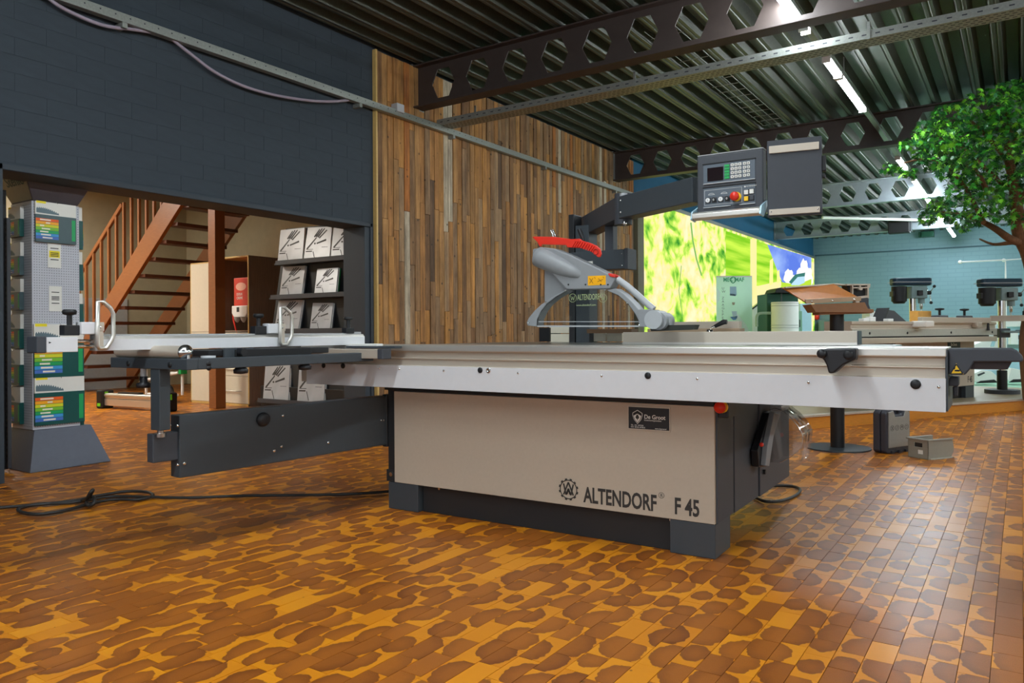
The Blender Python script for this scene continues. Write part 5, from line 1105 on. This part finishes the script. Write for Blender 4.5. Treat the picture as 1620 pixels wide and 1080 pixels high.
for y in (-.62, -1.0): 
    B(.09, .13, y - .05, y - .02, .93, 1.12).build('stop_flap', M['alu'], cf2, bevel=.006); B(.05, .11, y, y + .1, 1.0, 1.05).build('stop_block', M['black'], cf2, bevel=.004); MB().cyl((.08, y + .05, 1.05), (.08, y + .05, 1.1), .014, n=10).build('stop_spindle', M['black'], cf2); MB().lathe((.08, y + .05, 1.095), [(.014, 0), (.034, .005), (.034, .02), (0, .024)], 12).build('stop_knob', M['black'], cf2)
# bits lying on the second saw
t = thing('cardboard_box', 'small orange cardboard box standing on the second saw', 'box', s2.matrix_basis @ Vector((0, 0, 0))); w0 = Matrix.Translation(p0) @ Matrix.Rotation(R2, 4, 'Z')
t.location = w0 @ Vector((-1.08, .06, .927)); t.rotation_euler = (0, 0, R2); B(-.14, .14, -.05, .05, 0, .125).build('carton', M['cardboard'], t, bevel=.002); B(.1, .2, -.06, -.04, 0, .05).build('flap', M['cardboard'], t)
t = thing('grey_angle_piece', 'dark grey folded angle piece lying on the second saw', 'angle piece', w0 @ Vector((-1.75, .05, .927)), R2); MB().prism([(-.2, 0), (-.1, .13), (.02, .12), (.26, .0)], 1, -.06, .06).build('wedge', M['charcoal'], t, bevel=.004); MB().prism([(-.22, 0), (-.11, .15), (-.09, .15), (-.19, 0)], 1, -.07, .07).build('rim', M['kick'], t)
# drill presses
def drill(label, px, py, zb, flip=1, d=None, ztop=None):
    r, p = face_root('drill_press', label, 'drill press', px, py, zb, YAW, d); return r
def drill_parts(r, zt, s=1.0):
    MB().cyl((0, 0, 0), (0, 0, .05), .2 * s, n=24).build('base', M['charcoal'], r, bevel=.01)
    MB().cyl((0, 0, .05), (0, 0, .3), .06 * s, n=16).build('column_sleeve', M['black'], r); MB().cyl((0, 0, .3), (0, 0, zt - .14), .045 * s, n=16).build('column', M['chrome'], r)
    z = zt
    cv = MB().prism([(-.26, -.09), (.2, -.1), (.24, -.06), (.24, .06), (.2, .1), (-.26, .09), (-.3, .05), (-.3, -.05)], 2, z - .12, z - .015).build('belt_cover', M['drillblue'], r, bevel=.02); B(-.3, .24, -.105, .105, z - .078, z - .07).build('cover_seam', M['greylight'], cv, bevel=.001)
    MB().cyl((-.19, 0, z - .34), (-.19, 0, z - .13), .10, n=18).build('motor', M['black'], r); B(-.3, -.26, -.05, .05, z - .27, z - .2).build('motor_box', M['blackplastic'], r, bevel=.004); MB().lathe((-.19, 0, z - .37), [(.0, 0), (.07, 0), (.09, .03)], 16).build('motor_fan_cap', M['blackplastic'], r)
    B(-.05, .17, -.075, .075, z - .3, z - .13).build('head_casting', M['drillgrey'], r, bevel=.012); B(.02, .09, -.11, -.07, z - .26, z - .19).build('switch', M['black'], r, bevel=.006)
    MB().cyl((.12, 0, z - .37), (.12, 0, z - .3), .045, n=14).build('quill', M['drillgrey'], r); MB().lathe((.12, 0, z - .45), [(.0, 0), (.018, 0), (.022, .05), (.016, .09)], 12).build('chuck', M['chrome'], r); MB().cyl((.12, 0, z - .52), (.12, 0, z - .45), .006, n=8).build('drill_bit', M['chrome'], r)
    hb = MB().cyl((.17, 0, z - .22), (.25, 0, z - .22), .028, n=12).build('feed_hub', M['black'], r)
    for a in (0.4, 2.5, 4.6):
        MB().tube([(.24, 0, z - .22), (.25, .12 * math.cos(a), z - .22 + .14 * math.sin(a))], .006, 6).build('feed_handle', M['chrome'], hb); MB().sphere((.25, .12 * math.cos(a), z - .22 + .14 * math.sin(a)), .022, 10).build('feed_knob', M['black'], hb)
    B(-.05, .2, -.12, .12, z - .72, z - .69).build('drill_table', M['drillgrey'], r, bevel=.01); B(-.07, .07, -.07, .07, z - .78, z - .66).build('table_bracket', M['charcoal'], r, bevel=.01)
d1 = drill('dark blue drill press behind the second saw, left one of two', 1444, 0, PZ, d=10.6); drill_parts(d1, .97 - PZ + (521.9 - 438) / 1200 * 10.6 + .0)
d2r = drill('dark blue drill press on a silver column, right one at the picture edge', 1585.5, 622, PZ); drill_parts(d2r, .97 - PZ + (521 - 439) / 1200 * 9.9)
# sample stand
dS = 6.24
ss, pS = face_root('profile_sample_stand', 'cut sample of a sliding table on a black pole with round foot', 'display stand', 1325, 709, 0)
def SL(px, py): return ((px - 1325) / 1200 * dS, .97 + (522.6 - py) / 1200 * dS)
MB().cyl((0, 0, 0), (0, 0, .012), .255, n=48).build('foot_plate', M['steelblue'], ss, bevel=.003); MB().cyl((0, 0, .012), (0, 0, 1.15), .055, n=24).build('pole', M['black'], ss)
def slab(pts, y0, y1, nm, m, par=ss, bv=.002): return MB().prism([SL(*p) for p in pts], 1, y0, y1).build(nm, m, par, bevel=bv)
mb = MB(); top = [(1245, 453), (1315, 447), (1324, 449), (1331, 453), (1347, 472)]; 
a = [SL(*p) for p in ((1243, 453), (1322, 448.5))]; b_ = [SL(*p) for p in ((1266, 478), (1350, 472))]
mb.add([(a[0][0], .06, a[0][1]), (a[1][0], .02, a[1][1]), (b_[1][0], -.13, b_[1][1]), (b_[0][0], -.13, b_[0][1])] + [(a[0][0], .07, a[0][1] - .006), (a[1][0], .03, a[1][1] - .006), (b_[1][0], -.12, b_[1][1] - .006), (b_[0][0], -.12, b_[0][1] - .006)], [(0, 1, 2, 3), (4, 5, 6, 7), (0, 1, 5, 4), (1, 2, 6, 5), (2, 3, 7, 6), (3, 0, 4, 7)]); mb.build('brown_cover', M['brownpanel'], ss)
slab([(1264, 474), (1351, 470), (1351, 477), (1266, 481)], -.145, -.13, 'cover_flange', M['tan'])
for x, y in ((1274.5, 477.5), (1307, 476.5), (1340, 475)):
    q = SL(x, y); MB().sphere((q[0], -.146, q[1]), .009, 8).build('screw', M['chrome'], ss)
slab([(1274, 481.5), (1358, 479), (1363, 489), (1372, 490), (1372, 495), (1282, 494)], -.13, .05, 'lower_cover', mat('brown_lower_cover', sr(146, 104, 70), .45))
slab([(1290, 494), (1372, 492), (1372, 496), (1290, 498)], -.1, .05, 'base_plate', mat('brown_lower_cover', sr(146, 104, 70), .45))
fr2 = MB()
for p in ([(1340, 449), (1377, 449), (1377, 451.5), (1340, 451.5)], [(1348, 449), (1350, 449), (1350, 471), (1348, 471)], [(1372, 449), (1374.5, 449), (1374.5, 472), (1372, 472)], [(1360, 449), (1362, 449), (1362, 458), (1358, 458)], [(1348, 470), (1374, 467), (1374, 471), (1360, 472), (1359, 483), (1353, 483), (1353, 472)], [(1350, 454), (1374, 454), (1374, 456), (1350, 456)], [(1374, 451), (1376.5, 451), (1376.5, 455), (1374, 455)], [(1360, 456), (1365, 456), (1364, 459), (1360, 459)]): fr2.prism([SL(*q) for q in p], 1, -.02, .02)
fr2.build('cut_profile', M['alutaupe'], ss, bevel=.001); slab([(1342, 450), (1375, 450), (1375, 471), (1350, 471)], .021, .12, 'hollow_chamber', M['black']); slab([(1361, 472), (1374, 470), (1374, 481), (1377, 490), (1366, 489), (1360, 481)], -.02, .12, 'lower_profile', M['charcoal'])
slab([(1246, 452.5), (1325, 447.5), (1341, 449), (1341, 451), (1325, 450), (1246, 455)], .02, .12, 'top_skin', M['alutaupe'])
# tool case and bin on the floor
RC = math.radians(63.9)
pc = hz(1404, 718.5, 0); tc_ = thing('tool_case', 'closed dark tool case with a brushed grey front standing on the floor', 'tool case', pc, RC)
cw, cdp, ch = .315, .125, .345
pr = [(0, .02), (.02, .0), (cw - .02, 0), (cw, .02), (cw, ch - .03), (cw - .03, ch), (cw * .75, ch), (cw * .68, ch - .045), (cw * .36, ch - .045), (cw * .29, ch), (.03, ch), (0, ch - .03)]
MB().prism(pr, 1, .012, cdp / 2 - .003).build('front_shell', mat('dark_case_plastic', sr(58, 58, 66), .45), tc_, bevel=.008); MB().prism(pr, 1, cdp / 2 + .003, cdp).build('back_shell', mat('dark_case_plastic', sr(58, 58, 66), .45), tc_, bevel=.008)
pin = [(.025, .045), (cw - .02, .045), (cw - .02, ch - .03), (cw * .77, ch - .01), (cw * .7, ch - .06), (cw * .34, ch - .06), (cw * .27, ch - .01), (.025, ch - .02)]
MB().prism(pin, 1, .002, .014).build('grey_front', M['casegrey'], tc_, bevel=.004)
MB().tube(smooth([(cw * .3, cdp / 2, ch - .02), (cw * .33, cdp / 2, ch - .005), (cw * .5, cdp / 2, ch + .0), (cw * .67, cdp / 2, ch - .005), (cw * .7, cdp / 2, ch - .02)], 3), .012, 8).build('carry_handle', mat('dark_case_plastic', sr(58, 58, 66), .45), tc_)
for k in range(4):
    x = .065 + k * .062; mb = MB(); mb.tube([(x + .021 * math.cos(a), .0015, .2 + .021 * math.sin(a)) for a in [2 * PI * i / 20 for i in range(20)]], .0013, 4, True)
    ic_ = ([((-.009, -.012), (.009, .012)), ((-.009, .012), (.009, -.012))], [((-.002, -.012), (.004, .012))], [((-.01, -.006), (.006, .01)), ((-.01, .008), (.008, .008)), ((.008, .008), (.008, -.008))], [((-.008, .004), (.0, .01)), ((.0, .01), (.008, .002)), ((-.006, -.008), (.006, -.008))])[k]
    for p, q in ic_: mb.bar((x + p[0], .0015, .2 + p[1]), (x + q[0], .0015, .2 + q[1]), .003, .0012, up=(0, 1, 0))
    mb.build('round_symbol', M['ink'], tc_)
for x in (.06, .15, .24): B(x, x + .03, -.002, .02, .0, .02).build('case_foot', mat('dark_case_plastic', sr(58, 58, 66), .45), tc_)
pbn = hz(1468.5, 727.5, 0); bn = thing('storage_bin', 'grey open-fronted plastic storage bin on the floor beside the case', 'storage bin', pbn, math.radians(56))
bl, bw, bh = .27, .175, .145
B(0, bl, 0, bw, 0, .006).build('bin_floor', M['binplastic'], bn); MB().prism([(0.0, .005), (bl - .03, .005), (bl, .05), (bl, .085), (bl - .015, bh), (0, bh)], 1, 0, .006).build('bin_side', M['binplastic'], bn, bevel=.001); MB().prism([(0.0, .005), (bl - .03, .005), (bl, .05), (bl, .085), (bl - .015, bh), (0, bh)], 1, bw - .006, bw).build('bin_side', M['binplastic'], bn, bevel=.001)
rim = MB().box(-.008, bl - .01, -.01, .008, bh - .006, bh + .006).box(-.008, bl - .01, bw - .008, bw + .01, bh - .006, bh + .006).box(-.012, .008, -.01, bw + .01, bh - .006, bh + .006); rim.build('bin_rim', M['binplastic'], bn, bevel=.002)
en = MB().box(0, .006, 0, bw, 0, .085).box(0, .006, 0, .05, .085, bh).box(0, .006, bw - .05, bw, .085, bh).box(0, .006, .05, bw - .05, .118, bh); en.build('bin_end', M['binplastic'], bn, bevel=.001)
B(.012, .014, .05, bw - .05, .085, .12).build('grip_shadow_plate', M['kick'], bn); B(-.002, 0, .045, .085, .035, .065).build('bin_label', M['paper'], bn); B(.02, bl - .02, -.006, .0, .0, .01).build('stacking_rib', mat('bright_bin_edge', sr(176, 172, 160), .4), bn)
# roll-up banner
dB = 16.0
bn2, pB_ = face_root('roll_up_banner', 'mint green roll-up banner in front of the backlit mural', 'banner', 1161, 0, 0, YAW, dB)
def BL(px, py): return ((px - 1161) / 1200 * dB, .97 + (523.5 - py) / 1200 * dB)
x0, x1 = BL(1133.5, 0)[0], BL(1190, 0)[0]; zt_ = BL(0, 437)[1]
pn = B(x0, x1, 0, .006, .08, zt_).build('fabric', M['banner'], bn2); B(x0 - .02, x1 + .02, -.08, .08, 0, .08).build('base_cassette', M['alu'], bn2, bevel=.01); B(x0, x1, -.008, .012, zt_ - .01, zt_ + .012).build('top_bar', M['alu'], bn2); MB().cyl((0, .03, .05), (0, .03, zt_), .012, n=8).build('pole', M['alu'], bn2)
gp = mat('green_banner_print', sr(70, 160, 120), .5)
text('MEC', .12, gp, bn2, (BL(1144.5, 0)[0], -.001, BL(0, 445)[1]), RXF, sx=.85, bold=.003); text('MAF', .12, gp, bn2, (BL(1163, 0)[0], -.001, BL(0, 445)[1]), RXF, sx=.85, bold=.003)
q = BL(1160, 442.5); mb = MB().tube([(q[0] + .045 * math.cos(a), -.002, q[1] + .065 * math.sin(a)) for a in [2 * PI * i / 20 for i in range(20)]], .01, 5, True); mb.build('logo_ring', gp, bn2)
for i, ch_ in enumerate('UW ZAAGSPECI'):
    if ch_ != ' ': text(ch_, .075, mat('grey_banner_print', sr(90, 130, 120), .5), bn2, (BL(1142, 0)[0], -.001, BL(0, 457.5 + i * 5.2)[1]), RXF)
def bpoly(pts, nm, c): MB().prism([BL(*p) for p in pts], 1, -.002, .0).build(nm, mat('banner_print_' + nm, c, .5), bn2)
bpoly([(1155, 453), (1165, 453), (1165.5, 466), (1164, 468), (1155, 467)], 'printed_machine', sr(140, 172, 196)); bpoly([(1155, 464), (1164, 465), (1164, 468), (1155, 467)], 'printed_shadow', sr(70, 96, 120)); bpoly([(1158, 478), (1163, 478), (1162, 482), (1159, 482)], 'printed_part', sr(150, 150, 130)); bpoly([(1157.5, 492), (1165.5, 492), (1165.5, 503), (1160, 503)], 'printed_cylinder', sr(176, 200, 220)); bpoly([(1155, 501), (1167, 499.5), (1166, 505), (1160, 506)], 'printed_ring', sr(90, 130, 190)); bpoly([(1166, 495), (1172, 503), (1180, 513), (1185, 524), (1160, 524), (1164, 508)], 'printed_cloud', sr(216, 236, 236)); bpoly([(1134, 455), (1140, 462), (1138, 475), (1134, 480)], 'printed_mist', sr(200, 230, 226))
# dust extractor group
dE = 15.0
ex, _ = face_root('dust_extractor', 'dust extractor with white drum, green body and black hood before the mural', 'dust extractor', 1238, 0, 0, YAW, dE)
def XL(px, py): return ((px - 1238) / 1200 * dE, .97 + (523 - py) / 1200 * dE)
B(XL(1216, 0)[0], XL(1266, 0)[0], .1, .7, 0, XL(0, 464)[1]).build('body', M['fir'], ex, bevel=.01); MB().cyl((XL(1237, 0)[0], -.16, .1), (XL(1237, 0)[0], -.16, XL(0, 478)[1]), .255, n=32).build('drum', M['white'], ex)
for y in (480, 484, 514, 518): MB().tube([(XL(1237, 0)[0] + .257 * math.cos(a), -.16 + .257 * math.sin(a), XL(0, y)[1]) for a in [2 * PI * i / 32 for i in range(32)]], .006, 5, True).build('drum_ring', M['greylight'], ex)
MB().prism([XL(*p) for p in ((1223, 463), (1226, 457), (1232, 455), (1262, 454), (1265, 463))], 1, -.1, .5).build('hood', M['black'], ex, bevel=.01); MB().cyl((*XL(1235, 466)[:1], -.05, XL(0, 478)[1]), (*XL(1235, 466)[:1], -.05, XL(0, 464)[1]), .012, n=8).build('rod', M['charcoal'], ex)
B(XL(1257, 0)[0], XL(1266, 0)[0], -.1, .1, 0, XL(0, 492)[1]).build('control_cabinet', mat('pale_green_enamel', sr(120, 164, 140), .4), ex, bevel=.006); MB().tube([(XL(1259, 0)[0], -.11, XL(0, 506)[1]), (XL(1261.5, 0)[0], -.12, XL(0, 506)[1]), (XL(1261.5, 0)[0], -.12, XL(0, 517)[1]), (XL(1259, 0)[0], -.11, XL(0, 517)[1])], .01, 5).build('cabinet_handle', M['black'], ex)
MB().tube(smooth([(XL(1217, 0)[0], -.1, XL(0, 495)[1]), (XL(1202, 0)[0], -.1, XL(0, 495)[1]), (XL(1196.5, 0)[0], -.1, XL(0, 497)[1]), (XL(1194.5, 0)[0], -.1, XL(0, 503)[1]), (XL(1194.5, 0)[0], -.1, XL(0, 516)[1])], 4), .028, 10).build('pipe', mat('grey_green_pipe', sr(150, 170, 150), .45), ex)
t, _ = face_root('blue_cabinet', 'pale blue tall cabinet between the green extractor and the corner', 'cabinet', 1276, 0, 0, YAW, 16.5); B(-.14, .11, 0, .5, 0, .97 + (523 - 480) / 1200 * 16.5).build('body', M['lightblue'], t, bevel=.008); B(-.12, .09, -.012, 0, .1, 1.4).build('door', M['lightblue'], t, bevel=.004)
t, _ = face_root('sloping_cover', 'white machine cover with a sloping top edge below the mural', 'machine cover', 1212, 0, 0, YAW, 16.2); MB().prism([((x - 1212) / 1200 * 16.2, .97 + (523 - y) / 1200 * 16.2) for x, y in ((1190, 489), (1224, 463), (1240, 463), (1240, 596), (1190, 596))], 1, 0, .3).build('panel', M['white'], t, bevel=.01); MB().bar(((1190 - 1212) / 1200 * 16.2, -.01, .97 + (523 - 488) / 1200 * 16.2), ((1224 - 1212) / 1200 * 16.2, -.01, .97 + (523 - 462) / 1200 * 16.2), .03, .03, up=(0, 1, 0)).build('edge_seal', M['charcoal'], t)
t, _ = face_root('grey_cupboard', 'grey-green low cupboard against the far teal wall', 'cupboard', 1304, 0, 0, 0, 26.0); t.location = (-4.95, 25.2, 0); B(-.35, .35, 0, .4, 0, 1.3).build('body', mat('teal_grey_enamel', sr(96, 126, 132), .5), t, bevel=.01); B(-.32, .32, -.015, 0, .65, 1.27).build('door', mat('teal_grey_enamel', sr(96, 126, 132), .5), t, bevel=.006); B(-.32, .32, -.015, 0, .05, .62).build('door', mat('teal_grey_enamel', sr(96, 126, 132), .5), t, bevel=.006)
p = hy(1292, 500, 25.58); t = thing('pendant_switch', 'red pendant switch with a hanging cord by the far corner', 'switch', p); MB().lathe((0, 0, -.12), [(0, 0), (.07, .02), (.09, .1), (.07, .2), (.03, .26), (0, .27)], 14).build('housing', M['red'], t); MB().tube([(0, 0, -.1), (.02, 0, -.5), (-.01, 0, -1.0)], .012, 5).build('cord', M['black'], t)
# pale machines at the far right
def pale(label, px, d, parts, nm='white_machine', cat='machine'):
    r, _ = face_root(nm, label, cat, px, 0, 0, YAW, d)
    for n_, pts, y0, y1, m in parts: MB().prism([((x - px) / 1200 * d, .97 + (521.3 - y) / 1200 * d) for x, y in pts], 1, y0, y1).build(n_, m, r, bevel=.01)
    return r
fz = lambda d: 521.3 + .97 * 1200 / d
pale('large white slanted machine housing behind the right drill column', 1560, 14.5, [('housing', [(1536, fz(14.5)), (1540, 545), (1552, 540), (1568, 512), (1580, 512), (1582, fz(14.5))], 0, .6, M['white']), ('side_rib', [(1566, 548), (1577, 512), (1580, 512), (1572, 548)], -.02, 0, M['lightblue']), ('foot_plate', [(1540, fz(14.5)), (1540, 585), (1580, 585), (1580, fz(14.5))], -.05, 0, M['lightblue'])])
pale('pale blue machine with dark bands at the right picture edge', 1612, 15.6, [('housing', [(1592, fz(15.6)), (1592, 508), (1640, 508), (1640, fz(15.6))], 0, .7, M['lightblue']), ('top_cover', [(1586, 506), (1640, 504), (1640, 517), (1586, 517)], -.1, .6, M['white']), ('dark_band', [(1606, 530), (1640, 530), (1640, 537), (1606, 537)], -.02, .0, M['drillblue']), ('dark_band', [(1606, 522), (1640, 522), (1640, 524), (1606, 524)], -.02, .0, M['drillblue']), ('side_box', [(1594, 528), (1606, 526), (1606, 545), (1594, 545)], -.1, 0, M['white']), ('base', [(1590, 545), (1640, 545), (1640, 551), (1590, 551)], -.04, 0, M['drillgrey'])])
pale('white bag of parts lying on the mint floor left of the drill column', 1561, 13.2, [('bag', [(1541, 604), (1542, 590), (1552, 585), (1568, 587), (1579, 596), (1579, 603)], 0, .3, M['white']), ('dark_strap', [(1545, 592), (1556, 588), (1558, 590), (1547, 595)], -.01, 0, M['charcoal']), ('dark_foot', [(1542, 606), (1578, 605), (1572, 600), (1550, 602)], -.015, 0, M['black'])], 'parts_bag', 'bag')
pale('white bag of parts lying on the mint floor right of the drill column', 1606, 13.2, [('bag', [(1594, 602), (1600, 582), (1610, 584), (1632, 590), (1632, 601)], 0, .3, M['white']), ('dark_foot', [(1594, 605), (1632, 604), (1628, 599), (1602, 600)], -.015, 0, M['black'])], 'parts_bag', 'bag')
pale('small white machine head on the left behind the second saw', 1383, 13.0, [('head', [(1376, 560), (1376, 492), (1392, 491), (1392, 560)], 0, .3, M['white']), ('base', [(1372, fz(13)), (1372, 556), (1396, 556), (1396, fz(13))], 0, .4, M['drillgrey'])])
for k, (pts, lb) in enumerate(((((1519, 414.5), (1590.5, 411), (1591, 440)), 'thin white angled rod frame above the drill presses'), (((1588, 411.5), (1640, 407.5)), 'thin white rod at the right edge above the drill press'))):
    P = [at(a, b_, 15.0 + k) for a, b_ in pts]
    if k == 0: P.append(Vector((P[-1].x, P[-1].y, .05)))
    else: P.append(Vector((P[-1].x, P[-1].y, .05)))
    tag(MB().tube(P, .016, 6).sphere(P[0], .04, 8).build('rod_frame', M['white']), lb, 'rod frame')

# ================================================================ TREE
tree = thing('indoor_tree', 'tall indoor tree with green lobed leaves at the right edge', 'tree', (.13, 10.95, PZ))
def tp(px, py, d): return at(px, py, d) - tree.location
dT = 9.05
tk = [Vector((0, 0, -.0)), tp(1630, 540, dT), tp(1640, 460, dT + .05), tp(1630, 405, dT), tp(1614, 372, dT), tp(1610, 340, dT), tp(1604, 290, dT), tp(1594, 235, dT + .05), tp(1600, 190, dT)]
MB().tube(smooth(tk, 4), .1, 12, radii=[.13 - .095 * i / (4 * (len(tk) - 1)) for i in range(4 * (len(tk) - 1) + 1)]).build('trunk', M['bark'], tree)
brs = [[(1618, 385), (1598, 378), (1575, 362), (1552, 350), (1520, 340), (1480, 335)], [(1612, 380), (1590, 385), (1570, 386), (1550, 378)], [(1606, 300), (1585, 290), (1555, 262), (1525, 235), (1480, 215)], [(1556, 352), (1540, 320), (1515, 280), (1470, 252), (1430, 258)], [(1598, 260), (1570, 225), (1540, 195), (1520, 175)], [(1600, 200), (1585, 170), (1560, 155)], [(1560, 300), (1548, 275), (1530, 262), (1508, 268)], [(1632, 400), (1670, 350), (1720, 310), (1780, 290)], [(1610, 320), (1650, 270), (1700, 230)], [(1600, 230), (1640, 190), (1690, 160)]]
for i, b_ in enumerate(brs):
    P = [tp(x, y, dT + (random.uniform(-.25, .25) if j else 0)) for j, (x, y) in enumerate(b_)]; P = smooth(P, 3); r0 = .055 if i < 1 or i == 7 else .032
    MB().tube(P, .03, 7, radii=[r0 * (1 - .8 * k / len(P)) for k in range(len(P))]).build('branch', M['bark'], tree)
# lobed leaf outline
lobes = [(0, 0), (.1, .14), (.4, .0), (.2, .26), (.52, .44), (.17, .46), (.3, .76), (.09, .64), (0, 1.05)]
out = lobes + [(-x, y) for x, y in lobes[-2:0:-1]]
def leaf_verts(c, s, q):
    return [c + q @ Vector((x * s, y * s, (-.22 * (y ** 2) - .35 * abs(x) ** 1.5) * s)) for x, y in out]
CL = [(1405, 263, 9), (1422, 269, 10), (1440, 272, 10), (1452, 222, 17), (1432, 228, 9), (1478, 210, 30), (1470, 245, 22), (1508, 188, 34), (1555, 168, 34), (1602, 150, 34), (1495, 238, 34), (1535, 222, 36), (1580, 200, 36), (1508, 266, 26), (1545, 262, 32), (1592, 250, 36), (1520, 300, 22), (1560, 300, 26), (1605, 295, 30), (1468, 340, 16), (1485, 322, 18), (1508, 330, 20), (1540, 338, 20), (1580, 330, 22), (1612, 215, 30), (1612, 345, 14), (1525, 352, 14), (1620, 175, 30),
      (1660, 190, 45), (1660, 250, 45), (1670, 310, 40), (1715, 210, 50), (1730, 270, 50), (1770, 240, 45), (1690, 150, 40), (1640, 140, 30), (1800, 290, 40)]
buckets = {'leaf': [], 'leafdark': [], 'leaflight': []}
for (x, y, r) in CL:
    n_ = int(14 + r * r * .062 * 2.6)
    for _ in range(n_):
        a = random.uniform(0, 2 * PI); rr = r * math.sqrt(random.random()); dep = dT + random.gauss(0, .1 + r * .010)
        c = tp(x + rr * math.cos(a) * 1.15, y + rr * math.sin(a) * .85, dep)
        s = random.uniform(.055, .105)
        q = Matrix.Rotation(random.uniform(0, 2 * PI), 3, 'Z') @ Matrix.Rotation(random.gauss(-.45, .45), 3, 'X') @ Matrix.Rotation(random.gauss(0, .4), 3, 'Y')
        k = random.random(); right = (x + rr * math.cos(a)) > 1540
        key = 'leafdark' if k < (.3 if right else .5) else ('leaf' if k < .8 else 'leaflight'); buckets[key].append((dep, c, s, q))
near_leaf = sorted([(d, kk, c, s, q) for kk, v in buckets.items() for d, c, s, q in v], key=lambda t_: t_[0])[:220]
nl = set(id(t_[2]) for t_ in near_leaf); nf = len(out)
base_leaf = {}
for kk in buckets:
    me = bpy.data.meshes.new('leaf'); me.from_pydata(leaf_verts(Vector((0, 0, 0)), 1, Matrix.Identity(3)), [], [tuple(range(nf))]); me.materials.append(M[kk]); base_leaf[kk] = me
for d, kk, c, s, q in near_leaf:
    o = obj('leaf', base_leaf[kk], tree); o.matrix_basis = Matrix.Translation(c) @ q.to_4x4() @ Matrix.Scale(s, 4)
for kk, v in buckets.items():
    V = []; Fc = []
    for d, c, s, q in v:
        if id(c) in nl: continue
        k = len(V); V += leaf_verts(c, s, q); Fc.append(list(range(k, k + nf)))
    me = bpy.data.meshes.new('foliage'); me.from_pydata([tuple(p) for p in V], [], Fc); me.materials.append(M[kk]); o = obj('foliage', me, tree); o['kind'] = 'stuff'
